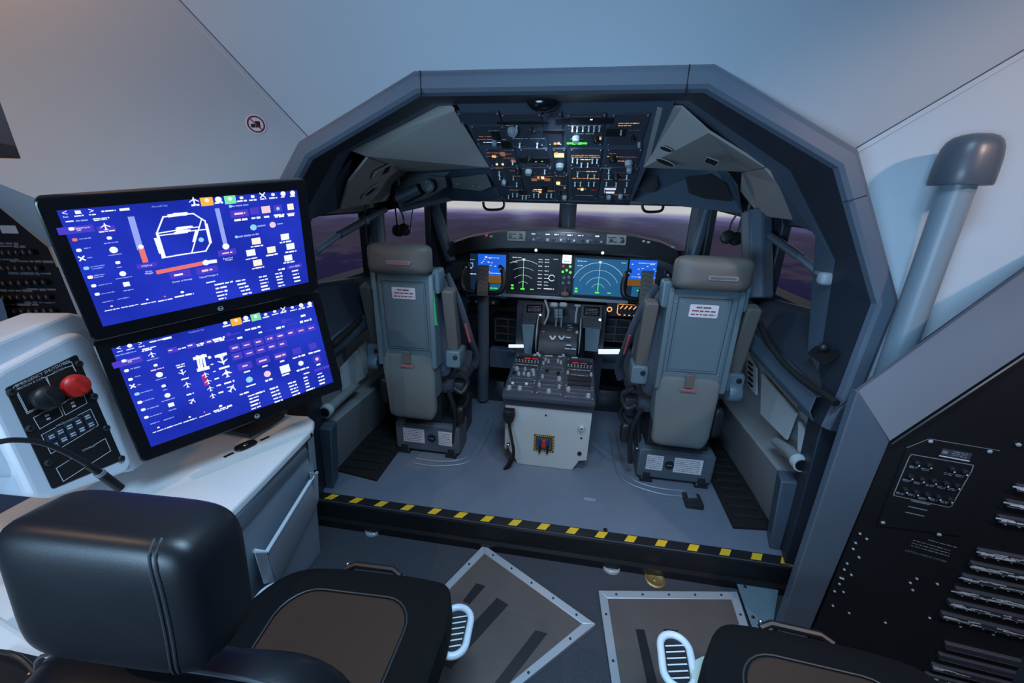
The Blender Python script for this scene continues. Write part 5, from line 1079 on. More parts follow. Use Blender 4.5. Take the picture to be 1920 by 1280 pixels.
b = MB(mat('tray_rim', (.55, .61, .67), .35)); b.tube([cf(476, 1032, .03), cf(500, 1034, .06), cf(587, 893, .06), cf(594, 886, .04)], .007, 8); b.build('rim', pk)
b = MB(PALE); b.poly([cf(573, 1012, .004), cf(590, 1048, .004), cf(530, 1090, .004), cf(455, 1165, .004), cf(455, 1150, .004)]); b.build('kick_plate', con, solid=.004)
b = MB(BLACK); b.lathe(Frame(cf(570, 1037, .009), (0, 1, 0), (.2, 0, 1)), [(.008, -.002), (.008, .002), (.001, .002)], 10, 0, 0, .6); b.build('hole', con)
# raised desk housing with the black emergency panel
cn = V((.975, 0, .22)).normalized(); cc = V((-1.16, .77, .86))
Qc = QF([atp(px, py, cc, cn) for px, py in ((8, 728), (143, 664), (229, 862), (97, 917))], .165, .30)
hs = thing('control_housing', 'white raised housing at the left end of the console holding the black emergency panel', 'housing', (-1.25, .75, ZD))
def hc(px, py, d=0.): return atp(px, py, cc+cn*d, cn)
b = MB(WHITE); O_ = [hc(-40, 725), hc(0, 694), hc(120, 632), hc(150, 622), hc(172, 640), hc(250, 866), hc(240, 885), hc(100, 935), hc(60, 932)]
O_ = [V((p.x, p.y, max(p.z, ZD+.004))) for p in O_]
bk = V((-.16, .0, -.01)); m_ = len(O_); b.add(O_+[p+bk for p in O_], [list(range(m_)), list(range(2*m_-1, m_-1, -1))]+[(i, (i+1) % m_, m_+(i+1) % m_, m_+i) for i in range(m_)]); b.build('shell', hs, bevel=.012, seg=3)
b = MB(WHITE); P2 = [hc(-60, 660, -.03), hc(130, 585, -.03), hc(200, 600, -.03), hc(218, 650, -.03), hc(275, 868, -.03), hc(250, 885, -.03), hc(-60, 900, -.03)]
P2 = [V((p.x, p.y, max(p.z, ZD+.004))) for p in P2]; m_ = len(P2); b.add(P2+[p+bk for p in P2], [list(range(m_)), list(range(2*m_-1, m_-1, -1))]+[(i, (i+1) % m_, m_+(i+1) % m_, m_+i) for i in range(m_)]); b.build('back_shell', hs, bevel=.012, seg=3)
b = MB(BLACK); b.fprism(Qc, rrect(.165, .30, .006), -.004, .003, .001)
q = Qc.off(0, 0, .0034); s = b; LE = lambda x, y: (x/4.415, 640+y/4.414)
def el(pts, w=.0016, closed=False): s.use(SILK).fline(q, [q.loc(*LE(*p)) for p in pts], w, .0008, closed)
el([(165, 345), (100, 378), (215, 600), (325, 545)]); el([(150, 385), (125, 400), (220, 585), (320, 535)]); el([(330, 305), (362, 296), (405, 365)]); el([(525, 190), (580, 168), (620, 250)]); el([(520, 222), (590, 200), (612, 240)]); el([(400, 355), (375, 290), (440, 262)])
el([(265, 632), (320, 605)]); el([(405, 572), (475, 535), (512, 615), (320, 725), (265, 632)]); el([(560, 480), (495, 525), (532, 610), (712, 510), (680, 435), (610, 465)])
el([(450, 712), (332, 775), (412, 930), (805, 695), (740, 560), (635, 612)]); el([(560, 985), (455, 1050), (515, 1158), (908, 905), (862, 803), (770, 858)])
def etx(t, a, c, size):
    (x0, y0), (x1, y1) = q.loc(*LE(*a)), q.loc(*LE(*c)); s.use(SILK).text(q, t, (x0+x1)/2, (y0+y1)/2, size, .0010)
etx('EMERGENCY SHUTDOWN', (175, 335), (520, 195), .0105); etx('MOTION & C.L.S.', (160, 385), (330, 312), .0075); etx('TOTAL', (440, 255), (512, 230), .0075); etx('MOTION', (322, 595), (408, 568), .006); etx('C.L.S.', (562, 480), (605, 466), .006); etx('MISCELLANEOUS', (455, 708), (630, 620), .0065); etx('LIGHT', (565, 980), (640, 935), .0065); etx('CONTROL', (680, 905), (768, 862), .0065)
o = s.build('emergency_panel', hs, label='black panel lettered in white')
for i in range(5):
    for j in range(2):
        x, y = q.loc(*LE(408+i*75+j*30, 790-i*41+j*62 if j == 0 or i else 860)); b = MB(mat('key_dark_blue', (.02, .028, .05), .4)); b.fbox(q, x, y, .020, .022, 0, .004, .002); b.use(SILK)
        for k in range(2): b.words(q, x, y+.003-.006*k, .012, .004, i*3+j+k, .0046, .1, .7)
        b.build('push_key', o)
for a, c in (((380, 612), (392, 640)), ((592, 508), (602, 535))):
    for e in (a, c): x, y = q.loc(*LE(*e)); t = MB(LABEL); t.fbox(q, x, y, .008, .005, 0, .001); t.build('legend', o)
for zx, zy in ((85, 420), (640, 185), (765, 455), (238, 720), (868, 718), (390, 1005), (992, 970)):
    x, y = q.loc(*LE(zx, zy)); t = MB(DARKM); t.lathe(Frame(q.p(x, y), q.u, q.v), [(.009, 0), (.009, .004), (.006, .007), (.003, .007), (.001, .004)], 12); t.build('captive_screw', o)
for zx, zy, m, nm, lb in ((600, 350, RED, 'red_button', 'red mushroom push button'), (365, 450, KNOBB, 'black_button', 'black mushroom push button')):
    x, y = q.loc(*LE(zx-30, zy+25)); F = Frame(q.p(x, y), q.u, q.v); t = MB(m); t.lathe(F, [(.020, 0), (.021, .012), (.029, .016), (.031, .022), (.029, .030), (.022, .035), (.001, .036)], 24); t.fbox(F, 0, 0, .012, .045, .030, .041, .004); t.use(BLACK if m is RED else DARKM); t.lathe(F, [(.026, 0), (.026, .004), (.020, .005)], 20); t.build(nm, o, label=lb)
# gooseneck microphone, socket, near console block
gm = thing('gooseneck_microphone', 'black gooseneck microphone arching over the emergency panel', 'microphone', at(-30, 838, x=-.95))
b = MB(KNOBB); b.tube(cat_rom([at(-60, 850, x=-.98), at(0, 828, x=-.97), at(40, 825, x=-.965), at(80, 830, x=-.96), at(120, 846, x=-.955), at(150, 862, x=-.95), at(165, 872, x=-.95)], 5), .0055, 8); b.build('neck', gm)
b = MB(BLACK); P = [at(165, 872, x=-.95), at(185, 885, x=-.95), at(190, 889, x=-.95), at(225, 915, x=-.95)]; b.tube(P, [.007, .008, .010, .010], 12); b.build('capsule', gm)
b = MB(SILKD); p = P[1]; b.tube([p, P[2]], .0105, 12); b.build('ring', gm)
b = MB(KNOBB); b.tube([at(-60, 850, x=-.98), at(-90, 875, x=-1.0), V((-1.1, .5, ZD+.004))], .0055, 8); b.build('stem', gm)
c = dz(461, 836); F = Frame(c+V((0, 0, .0005)), (.35, .9, 0), (-.9, .35, 0)); b = MB(BLACK); b.fprism(F, rrect(.072, .046, .02), 0, .006, .003); b.use(STEEL); b.lathe(F, [(.008, .006), (.007, .008), (.001, .008)], 12); b.use(BLACK); b.fbox(F, -.060, -.008, .03, .010, 0, .002); b.fbox(F, .062, -.010, .03, .010, 0, .002)
b.build('desk_socket', label='small black oval socket plate on the white console top', cat='socket')
blk = thing('console_block', 'white moulded console block behind the black headrest, bottom left', 'console', (-.8, .3, ZD))
b = MB(WHITET); 
NP = [at(-30, 1135, z=ZD+.05), at(0, 1150, z=ZD+.05), at(85, 1205, z=ZD+.05), at(135, 1250, z=ZD+.05), at(175, 1290, z=ZD+.05), at(100, 1330, z=ZD+.05), at(-60, 1300, z=ZD+.05)]
m_ = len(NP); k = V((0, 0, -.05)); b.add(NP+[p+k for p in NP], [list(range(m_)), list(range(2*m_-1, m_-1, -1))]+[(i, (i+1) % m_, m_+(i+1) % m_, m_+i) for i in range(m_)]); b.build('cover', blk, bevel=.012, seg=3)
b = MB(BLACK); b.fprism(XY(at(10, 1262, z=ZD+.05)), rrect(.10, .06, .01), 0, .004); b.build('dark_panel', blk)
b = MB(STEEL); b.lathe(XY(at(58, 1263, z=ZD+.05)), [(.005, 0), (.004, .004), (.001, .005)], 10); b.build('screw', blk)
b = MB(KNOBB); b.tube(cat_rom([at(-20, 1220, z=ZD+.07), at(20, 1225, z=ZD+.075), at(50, 1242, z=ZD+.07), at(85, 1285, z=ZD+.06)], 5), .004, 8); b.build('cable', label='thin black cable curving over the white console block at the bottom left', cat='cable')

# ---- instructor chairs
def bolster(F, mb): pass
def chair(ox, oy, yaw, lab):
    t = thing('instructor_chair', lab, 'chair', (ox, oy, ZC+.022), 'instructor chairs on the floor platforms')
    c_, s_ = math.cos(yaw), math.sin(yaw)
    def G(x, y, z): return V((ox+x*c_-y*s_, oy+x*s_+y*c_, ZC+z))
    def FR(x, y, z, tilt=0.):                 # faces up, v forward
        return Frame(G(x, y, z), (c_, s_, 0), (-s_*math.cos(tilt), c_*math.cos(tilt), math.sin(tilt)))
    def FB_(x, y, z, tilt=0.):                # faces aft, v up
        return Frame(G(x, y, z), (c_, s_, 0), (s_*math.sin(tilt), -c_*math.sin(tilt), math.cos(tilt)))
    b = MB(FABRIC)
    def bend(x, y, z): 
        r = max(abs(x)/.30, 0); e = max(0., r-.55)/.45
        f = 1-.08*max(0, -y/.26)-.16*max(0, y/.27)**1.5
        return x*f+.05*max(0, y/.27), y, z+.035*e*e*(1 if z > 0 else 0)-.02*max(0, (y-.18)/.1)**2
    F = FR(0, .10, .415, .03); b.pillow(F, .62, .55, .13, .42, .40, 14, 44, bend); cu = b.build('seat_cushion', t)
    M_ = mat('brown_mesh_fabric', (.036, .016, .008), .8, bump=.6, bscale=500, var=.15, vscale=300)
    b = MB(M_); b.fprism(F, [(x*(1-.10*max(0, -y/.26))+.02*max(0, y/.27), y) for x, y in [(p, q-.04) for p, q in rrect(.38, .40, .09, 6)]], .050, .0672, .006); b.build('mesh_inlay', cu)
    b = MB(LEATHS); P = [F.p(x*(1-.10*max(0, -y/.26))+.02*max(0, y/.27), y, .0665) for x, y in [(p*1.02, q*1.02-.04) for p, q in rrect(.38, .40, .09, 6)]]; b.tube(P, .0025, 6, True); b.build('piping', cu)
    b = MB(KNOBB); b.tube([F.p(-.08, .272, .02), F.p(-.05, .285, .03), F.p(.08, .285, .028), F.p(.11, .272, .02)], .011, 8); b.use(STEEL); b.pillow(Frame(F.p(-.078, .284, .03), F.u, F.v), .014, .014, .014, 1, 1, 6, 8); b.build('front_lever', t)
    b = MB(mat('pale_green_shell', (.42, .50, .46), .45)); b.pillow(FR(0, .07, .33, .03), .59, .50, .10, .3, .4, 8, 30); b.build('seat_shell', t)
    b = MB(BLACK); b.lathe(FR(0, .05, .0), [(.11, .0), (.11, .02), (.05, .04), (.045, .30), (.12, .31), (.12, .32)], 20); b.box(G(0, .05, .012), (.30, .44, .024)); b.build('pedestal', t)
    for k in (-1, 1):
        b = MB(WHITE); Fl = FR(.315*k, .275, .36); P = [(x, y) for x, y in rrect(.085, .15, .042, 6)]; b.tube([Fl.p(x, y, 0) for x, y in P], .011, 10, True); h = b.build('side_grip', t)
        b = MB(DARKM)
        b.fprism(Fl, rrect(.075, .14, .035, 5), -.008, -.002); b.use(SILK)
        for j in range(6): b.fline(Fl, [(-.026, -.055+j*.018), (.026, -.040+j*.018)], .004, .0)
        b.build('ribbed_tread', h)
    # backrest and headrest
    def bendb(x, y, z): return x*(1-.20*max(0, (y-.05)/.33)**2), y, z+.03*(abs(x)/.27)**2*(-1)
    b = MB(LEATH); Fb = FB_(0, -.215, .63, .12); b.pillow(Fb, .55, .64, .17, .38, .45, 14, 36, bendb); bk_ = b.build('backrest', t)
    b = MB(M_); Fi = Frame(Fb.o, -Fb.u, Fb.v); b.pillow(Fi.off(0, 0, .055), .30, .46, .06, .35, .5, 10, 24); b.build('mesh_inlay', bk_)
    b = MB(LEATHS); P = [Fb.p(x, y, -.02) for x, y in ((-.27, .12), (-.25, .24), (-.18, .315), (0, .325), (.18, .315), (.25, .24), (.27, .12))]; b.tube(cat_rom(P, 4), .003, 6); b.build('seam', bk_)
    Fh = FB_(.008, -.226, 1.123, -.10); hw, hh, hdp, e1_, e2_ = .284, .212, .112, .36, .42
    b = MB(LEATH); b.pillow(Fh, hw, hh, hdp, e1_, e2_, 20, 48); hd = b.build('headrest', t)
    for d in (0., .007):
        b = MB(LEATHS); P = []
        for i in range(17):
            y = (-.48+.96*i/16)*hh; x = .100+d-.012*abs(2*y/hh)**3
            ax = abs(2*x/hw); ay = abs(2*y/hh); rr = (ax**(2/e1_)+ay**(2/e1_))**(e1_/2)
            zz = (hdp/2)*max(0, 1-rr**(2/e2_))**(e2_/2); P.append(Fh.p(x, y, zz+.0008))
        b.tube(P, .0016, 6); b.build('seam', hd)
    b = MB(DARKM)
    for k in (-.06, .06): b.tube([Fh.p(k, -.08, -.02), Fb.p(k, .25, -.02)], .008, 8)
    b.build('headrest_post', t) if False else None
    return t
chair(-.475, .55, math.radians(3), 'black instructor chair with leather headrest beside the white console')
chair(.785, .575, math.radians(-4), 'black instructor chair on the right platform, only its brown mesh seat front showing')

# ---- floor platforms under the chairs
def platform(A, B_, Cc, D_, slots, lab):
    t = thing('floor_platform', lab, 'platform', ((A.x+Cc.x)/2, (A.y+Cc.y)/2, ZC))
    up = V((0, 0, 1)); zt = .022
    A, B_, Cc, D_ = [V((p.x, p.y, ZC)) for p in (A, B_, Cc, D_)]
    q = QF([A, B_, Cc, D_], 1., 1.)
    if q.n.z < 0: q.n = -q.n
    b = MB(BOARD); b.fprism(q, [(-.5, -.5), (.5, -.5), (.5, .5), (-.5, .5)], 0, zt-.004); b.build('board', t)
    wx = .036/(B_-A).length; wy = .036/(D_-A).length
    for pts in ([(-.5, .5), (.5, .5), (.5-wx, .5-wy), (-.5+wx, .5-wy)], [(.5, .5), (.5, -.5), (.5-wx, -.5+wy), (.5-wx, .5-wy)], [(-.5, .5), (-.5, -.5), (-.5+wx, -.5+wy), (-.5+wx, .5-wy)]):
        b = MB(ALU); b.hexa([q.p(x, y, 0) for x, y in pts], [q.p(x, y, zt if i < 2 else zt-.0015) for i, (x, y) in enumerate(pts)]); e = b.build('edge_trim', t, bevel=.002)
        m0 = [(pts[0][0]+pts[3][0])/2, (pts[0][1]+pts[3][1])/2]; m1 = [(pts[1][0]+pts[2][0])/2, (pts[1][1]+pts[2][1])/2]
        b = MB(DARKM)
        for f in (.1, .3, .5, .7, .9): c = q.p(m0[0]+(m1[0]-m0[0])*f, m0[1]+(m1[1]-m0[1])*f, zt-.001); b.lathe(XY(c), [(.005, 0), (.005, .002), (.001, .0025)], 8)
        tag(b.build('bolts', e), kind='stuff') if False else b.build('bolt_row', e)
    for sl_ in slots:
        P = [at(px, py, z=ZC+.02) for px, py in sl_]; b = MB(BLACK); b.hexa([p+up*-.003 for p in P], [p+up*.0002 for p in P]); b.build('track_slot', t)
    return t
zp = ZC+.02
A, B1, D0 = at(908, 1018, z=zp), at(1117, 1170, z=zp), at(835, 1095, z=zp); C0 = at(980, 1280, z=zp); A.y = min(A.y, 1.495)
platform(A, B1, B1+(C0-B1)*2.9, A+(D0-A)*4.2, [((937, 1121), (953, 1133), (850, 1245), (833, 1235), ) if False else ((932, 1120), (953, 1133), (845, 1252), (820, 1240)), ((1004, 1181), (1026, 1187), (955, 1279), (928, 1279)), ((893, 1093), (910, 1098), (880, 1132), (868, 1126))], 'grey floor platform with aluminium edging under the left instructor chair')
A, B1, D0, C0 = at(1122, 1107, z=zp), at(1382, 1109, z=zp), at(1147, 1280, z=zp), at(1410, 1195, z=zp)
platform(A, B1, B1+(C0-B1)*4.6, A+(D0-A)*2.6, [((1192, 1179), (1208, 1180), (1232, 1279), (1213, 1279)), ((1244, 1179), (1270, 1181), (1290, 1240), (1262, 1236))], 'grey floor platform with aluminium edging under the right instructor chair')
b = MB(SEATM); P = [at(px, py, z=ZC+.026) for px, py in ((1378, 1086), (1462, 1091), (1446, 1187), (1412, 1183))]; up = V((0, 0, .004)); b.hexa(P, [p+up for p in P]); b.use(DARKM)
for px, py in ((1397, 1100), (1412, 1157)): b.lathe(XY(at(px, py, z=ZC+.03)), [(.007, 0), (.007, .003), (.001, .004)], 10)
b.build('floor_bracket', label='blue-grey metal plate on the floor between the right platform and the surround foot', cat='bracket')

# clear discs lying on the carpet
CLR = bpy.data.materials.new('clear_acrylic'); CLR.use_nodes = True; B_ = CLR.node_tree.nodes['Principled BSDF']; B_.inputs['Base Color'].default_value = (.75, .78, .82, 1); B_.inputs['Roughness'].default_value = .08; B_.inputs['Alpha'].default_value = .28
for px, py, r, lab in ((700, 995, .040, 'clear round cup on the carpet near the left end of the striped sill'), (1146, 1063, .042, 'clear round cup on the carpet in front of the striped sill, beside the brass disc'), (1148, 1030, .036, 'clear round cup against the black sill riser, beneath the tape')):
    c = at(px, py, z=ZC); 
    if py == 1030: c = V((c.x, 1.452, ZC)) if False else at(px, py, z=ZC+.042)
    t = thing('caster_cup', lab, 'caster cup', (c.x, c.y, ZC)); F = XY((c.x, c.y, c.z+.0005))
    b = MB(CLR); b.lathe(F, [(r, 0), (r, .012), (r*.86, .016), (r*.8, .008), (.001, .007)], 24); b.build('cup', t)
    b = MB(STEEL); b.lathe(F, [(r*.22, .007), (r*.2, .012), (.001, .013)], 12); b.build('stud', t)
c = at(1228, 1087, z=ZC); b = MB(BRASS); F = XY((c.x, c.y, ZC)); b.lathe(F, [(.046, 0), (.046, .006), (.038, .009), (.034, .006), (.012, .006), (.010, .009), (.001, .009)], 28); b.build('brass_disc', label='round brass disc on the carpet by the right end of the striped sill', cat='disc')

# ---- right: pipe with hood, breaker panel and its housing
pp = thing('vent_pipe', 'upright grey pipe with a dark rounded hood on the right bulkhead', 'pipe', (1.20, 1.45, .93))
b = MB(mat('pipe_grey', (.18, .235, .285), .38, var=.03)); b.cyl((1.203, 1.45, .88), (1.200, 1.45, 1.60), .041, n=28); b.build('tube', pp)
b = MB(mat('hood_grey', (.075, .09, .115), .35)); R5 = []
for (z, k) in ((1.575, .97), (1.579, 1.0), (1.62, .995), (1.65, .97), (1.675, .91), (1.692, .81), (1.703, .66), (1.709, .45), (1.712, .2), (1.7122, .001)):
    R5.append([V((1.205+x*k, 1.455+y*k, z)) for x, y in rrect(.134, .13, .055, 6)])
b.rings(R5); b.build('hood', pp)
nP, pP = V((-.208, -.978, -.05)).normalized(), CAM+(V((1.324, 1.45, .68))-CAM)*.855
def p6(px, py, d=0.): return atp(px, py, pP+nP*d, nP)
bp = thing('breaker_panel', 'tall black circuit breaker panel in a grey folded surround on the right', 'breaker panel', (1.6, 1.42, ZC))
b = MB(BLACK); Pq = [p6(1668, 826), p6(1960, 640), p6(2300, 800), p6(2100, 1700), p6(1480, 1270)]; Pq[-1] = p6(1508, 1202); 
Pq = [p6(1668, 826), p6(1925, 655), p6(2150, 560), p6(2150, 1330), p6(1480, 1290)]
b.hexa([p-nP*.02 for p in Pq[:4]], Pq[:4]) if False else b.add(Pq+[p-nP*.02 for p in Pq], [(0, 1, 2, 3, 4), (9, 8, 7, 6, 5)]+[(i, (i+1) % 5, 5+(i+1) % 5, 5+i) for i in range(5)]); b.build('face', bp)
FRM = mat('housing_grey', (.12, .125, .15), .75, var=.03, spec=.15)
o1, o2 = at(1608, 733, y=1.235), at(1458, 1182, y=1.27); i1, i2 = p6(1668, 828, .012), p6(1510, 1202, .012)
b = MB(mat('housing_blue_grey', (.075, .105, .145), .4, var=.03)); b.hexa([o1, i1, i2, o2], [p+V((.0, .03, 0)) for p in (o1, i1, i2, o2)]); b.build('jamb_plate', bp, bevel=.003)
b = MB(FRM); o3, i3 = at(1920, 508, y=1.34), p6(1922, 660, .012); d3 = (o3-o1)*.6; e3 = (i3-i1)*.6
b.hexa([o1, o3+d3, i3+e3, i1], [p+V((0, .02, -.01)) for p in (o1, o3+d3, i3+e3, i1)]); b.build('top_plate', bp, bevel=.003)
b = MB(FRM); k = V((.22, .24, -.02)); b.hexa([o1, o2, o2+k, o1+k], [p+V((.006, 0, 0)) for p in (o1, o2, o2+k, o1+k)]); k = V((.10, .24, -.20)); b.hexa([o1, o3+d3, o3+d3+k, o1+k], [p+V((0, 0, -.006)) for p in (o1, o3+d3, o3+d3+k, o1+k)]); b.build('return_plate', bp)
b = MB(mat('panel_edge', (.10, .10, .10), .4)); b.tube([p6(1672, 832, .014), p6(1922, 667, .014)], .003, 6); b.build('edge_bead', bp)
FPp = Frame(pP, nP.cross(V((0, 0, 1))) * -1, (0, 0, 1)) if False else None
u6 = V((0, 0, 1)).cross(nP).normalized(); F6 = Frame(pP, u6, nP.cross(u6))
def l6(px, py): p = p6(px, py)-F6.o; return p.dot(F6.u), p.dot(F6.v)
LF = lambda x, y: (1640+x/5.564, 780+y/5.565); LG = lambda x, y: (1660+x/4.573, 1000+y/4.571)
b = MB(PANELD if False else BLACK); pts = [l6(*LF(*p)) for p in ((330, 320), (560, 228), (1290, 350), (1060, 900), (900, 1240), (20, 1130))]; b.fprism(F6, pts[::-1] if False else pts, 0, .004); b.use(SILKD); b.fline(F6, pts[:3], .002, .0045)
s = b; bx = [l6(*LF(*p)) for p in ((375, 388), (1020, 500), (1000, 560), (790, 930), (760, 938), (190, 815), (200, 780), (350, 420))]; s.fline(F6, bx, .003, .005, True)
for (x, y) in ((400, 515), (525, 540), (760, 585), (880, 605), (330, 655), (445, 680), (570, 705), (690, 725), (800, 745), (260, 790), (380, 805), (490, 840), (610, 855), (725, 880)): X_, Y_ = l6(*LF(x, y)); s.words(F6, X_, Y_, .022, .005, x, .005); s.words(F6, X_, Y_-.005, .018, .004, x+1, .005)
x, y = l6(*LF(840, 385)); s.use(LABEL); s.words(F6, l6(*LF(820, 430))[0], l6(*LF(820, 430))[1], .07, .004, 3, .005, .01, .9); s.use(PANEL).frect(F6, x, y, .068, .024, .0048); s.use(SILKD); s.frect(F6, l6(*LF(725, 365))[0], l6(*LF(725, 365))[1], .012, .010, .0052); [s.words(F6, x+.008, y+.006-.006*k, .034, .004, k, .0052) for k in range(3)]
for k in range(3): X_, Y_ = l6(*LF(470-k*30, 890+k*60)); s.frect(F6, X_, Y_, .048, .004, .005)
for k, (a, w) in enumerate((((490, 85), .075), ((400, 100), .10), ((385, 122), .10), ((380, 145), .10))): X_, Y_ = l6(*LG(*a)); Fr = F6.off(X_, Y_).rot(math.radians(-3)); s.words(Fr, 0, 0, w, .0042, k, .001)
X_, Y_ = l6(*LG(345, 190)); Fr = F6.off(X_, Y_).rot(math.radians(-3)); s.text(Fr, 'LATCH INSIDE COVER', 0, 0, .011, .001)
sp_ = s.build('sub_panel', bp)
for (x, y) in ((435, 475), (560, 500), (800, 540), (930, 570), (365, 615), (485, 645), (610, 665), (735, 690), (850, 715), (310, 755), (425, 780), (540, 805), (655, 830), (775, 855)):
    X_, Y_ = l6(*LF(x, y)); t = MB(KNOBB); t.lathe(F6, [(.0085, .004), (.008, .012), (.005, .014), (.001, .014)], 12, X_, Y_); t.use(SILK); t.fbox(F6, X_+.002, Y_-.004, .003, .004, .013, .0155); t.build('rotary_knob', sp_)
for x, y in ((575, 255), (1190, 360), (665, 1225), (80, 1100), (1490, 290)): X_, Y_ = l6(*LF(x, y)); t = MB(KNOBG); screw(t, F6, X_, Y_, .006, .004); t.build('screw', sp_)
# breaker rows
rows = [((1475, 690), (1620, 715), 70, LF, 1), ((1375, 850), (1620, 895), 75, LF, 1), ((1285, 1010), (1620, 1070), 75, LF, 1),
        ((790, 110), (1260, 195), 60, LG, 4), ((730, 220), (1260, 330), 60, LG, 4), ((660, 330), (1260, 450), 55, LG, 3), ((600, 440), (1260, 580), 55, LG, 4), ((535, 545), (1260, 710), 50, LG, 2), ((475, 650), (1260, 840), 50, LG, 2),
        ((510, 910), (1260, 1090), 55, LG, 0), ((455, 1000), (1260, 1200), 55, LG, 0), ((395, 1090), (1260, 1300), 55, LG, 1), ((340, 1170), (1260, 1400), 50, LG, 1), ((285, 1280), (1260, 1510), 50, LG, 1)]
STRIP = mat('breaker_strip', (.035, .038, .048), .45)
for i, (a, c, hh, L, dens) in enumerate(rows):
    A_, C_ = V((*l6(*L(*a)), 0)), V((*l6(*L(*c)), 0)); h = abs(l6(*L(a[0], a[1]))[1]-l6(*L(a[0], a[1]+hh))[1]); d = C_-A_; C_ = A_+d*1.6; L_n = (C_-A_).length; ang = math.atan2(d.y, d.x)
    Fr = F6.off(A_.x, A_.y-h/2).rot(ang)
    b = MB(STRIP); b.fbox(Fr, L_n/2, 0, L_n, h*.8, 0, .014, .003); b.use(SILKD); b.frect(Fr, L_n/2, -h*.34, L_n*.98, h*.06, .0145)
    b.use(SILK); r = random.Random(i)
    for k in range(dens*6):
        x = r.uniform(.02, 1)*L_n; b.words(Fr, x, r.uniform(-.22, .25)*h, r.uniform(.015, .05), .0055, k+i*31, .0146, .12, .5)
    if dens: b.use(LABEL); b.words(Fr, .02, 0, .03, .009, i+70, .0147, .1, .5)
    b.build('breaker_strip', bp)
    if 2 <= i <= 8 or i > 11:
        for k in range(9 if i != 2 else 4):
            b = MB(KNOBG); x = .02+k*.030; b.lathe(Fr, [(.0032, 0), (.0032, .010), (.0024, .012), (.0002, .012)], 8, x, -h*.62); b.build('circuit_breaker', bp)
R_ = random.Random(9)
for zx, zy in ((380, 662), (408, 683), (352, 725), (376, 760), (327, 785), (344, 832), (310, 848), (275, 900), (312, 903), (335, 990), (485, 1030), (668, 1010), (708, 665), (588, 865), (615, 848), (598, 895), (700, 870), (795, 1045), (930, 1078), (1030, 293), (300, 845), (315, 810), (295, 870), (268, 960), (362, 700)):
    X_, Y_ = l6(1440+zx/2.207, 700+zy/2.207); b = MB(KNOBG); b.lathe(F6, [(.0042, 0), (.0035, .004), (.0003, .005)], 8, X_, Y_); b.build('stud', bp)

# ---- left: breaker panel glimpsed beyond the monitors
nQ, pQ = V((.208, -.978, -.05)).normalized(), V((-1.324, 1.45, .68))
def p18(px, py, d=0.): return atp(px, py, pQ+nQ*d, nQ)
lp = thing('breaker_panel', 'black breaker panel with rows of knobs, left edge behind the monitors', 'breaker panel', (-2.0, 1.3, .9))
b = MB(BLACK); Pq = [p18(-120, 300), p18(0, 388), p18(92, 464), p18(150, 600), p18(150, 700), p18(-120, 700)]; b.add(Pq+[p-nQ*.02 for p in Pq], [tuple(range(6)), tuple(range(11, 5, -1))]+[(i, (i+1) % 6, 6+(i+1) % 6, 6+i) for i in range(6)]); fb_ = b
u8 = V((0, 0, 1)).cross(nQ).normalized(); F8 = Frame(pQ, u8, nQ.cross(u8))
def l8(px, py): p = p18(px, py)-F8.o; return p.dot(F8.u), p.dot(F8.v)
b = fb_; b.use(SILKD); LH = lambda x, y: (x/2.665, 160+y/2.667)
for i, (x, y, w) in enumerate(((25, 790, .10), (20, 870, .12), (60, 805, .10), (160, 880, .16), (30, 1025, .2), (150, 940, .16), (210, 1020, .12), (200, 1085, .12), (90, 1095, .16), (270, 1150, .10))): X_, Y_ = l8(*LH(x, y)); b.words(F8, X_, Y_, w, .012, i, .001, .2, .4)
b.use(LABEL); X_, Y_ = l8(*LH(45, 720)); b.frect(F8, X_, Y_, .06, .03, .001); b.build('face', lp)
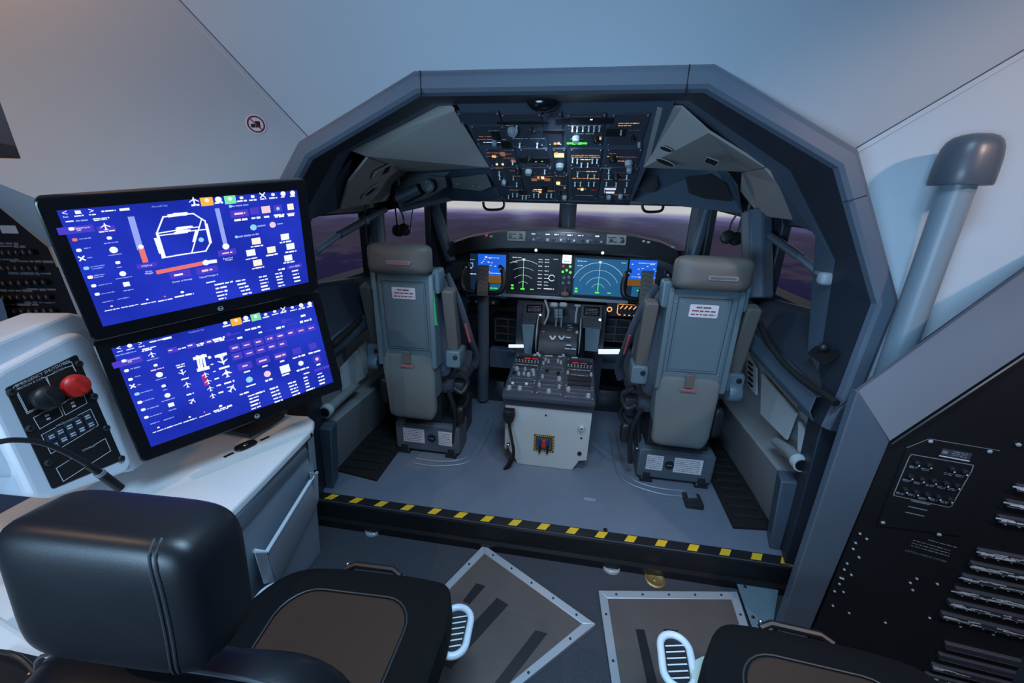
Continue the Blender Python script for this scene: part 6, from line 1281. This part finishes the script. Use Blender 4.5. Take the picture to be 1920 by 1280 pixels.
b = MB(mat('copper_edge', (.45, .30, .16), .4)); b.tube([p18(-120, 300, .01), p18(0, 386, .01), p18(93, 462, .01), p18(110, 500, .01)], .006, 6); b.build('edge_bead', lp)
for r_, (x0, y0, x1, y1, n_) in enumerate(((5, 835, 175, 830, 6), (0, 910, 205, 910, 7), (0, 985, 240, 980, 7), (5, 1055, 255, 1052, 8), (20, 1125, 280, 1120, 8), (70, 1185, 280, 1160, 6))):
    for k in range(n_):
        X_, Y_ = l8(*LH(x0+(x1-x0)*k/(n_-1), y0+(y1-y0)*k/(n_-1))); t = MB(KNOBB); t.lathe(F8, [(.013, 0), (.012, .02), (.001, .021)], 10, X_, Y_); t.use(SILKD); t.fbox(F8, X_+.003, Y_+.002, .004, .012, .021, .023); t.build('rotary_knob', lp)
b = MB(mat('housing_blue', (.13, .23, .40), .5)); b.hexa([p18(-120, 520, .02), p18(4, 560, .02), p18(30, 650, .02), p18(-120, 700, .02)], [p18(-120, 520, .05), p18(4, 560, .05), p18(30, 650, .05), p18(-120, 700, .05)]); b.build('side_post', lp)
# shroud between the left bulkhead facet and the panel
b = MB(WALL); b.poly([cA+(cA-cB)*0+V((0, 0, -.0)) if False else cB, cC, cD, p18(150, 600, .03), p18(93, 462, .03), p18(0, 384, .03), p18(-120, 298, .03), onL(-120, 296)]); struct(b, 'wall_left_shroud', solid=.01)

# ---- prohibition sign on the left bulkhead
c = onL(480, 233); nn = nL if nL.dot(CAM-c) > 0 else -nL; u = V((0, 0, 1)).cross(nn).normalized(); F = Frame(c+nn*.0005, u, nn.cross(u))
t = thing('prohibition_sign', 'small round white sticker with red ring and slash on the left bulkhead', 'sign', c)
b = MB(LABEL); b.fprism(F, ngon(.034, 32), 0, .001); b.use(BLACK); b.fbox(F, .006, .0, .016, .022, .001, .0013); b.fbox(F, -.010, -.006, .014, .012, .001, .0013); b.build('disc', t)
b = MB(mat('sign_red', (.32, .02, .05), .5)); b.farc(F, 0, 0, .0265, 0, 2*math.pi, .005, 36, .0016); b.fline(F, [(-.018, .018), (.018, -.018)], .004, .0017); b.build('ring', t)

for o in S.objects:
    if '_w' in o: del o['_w']
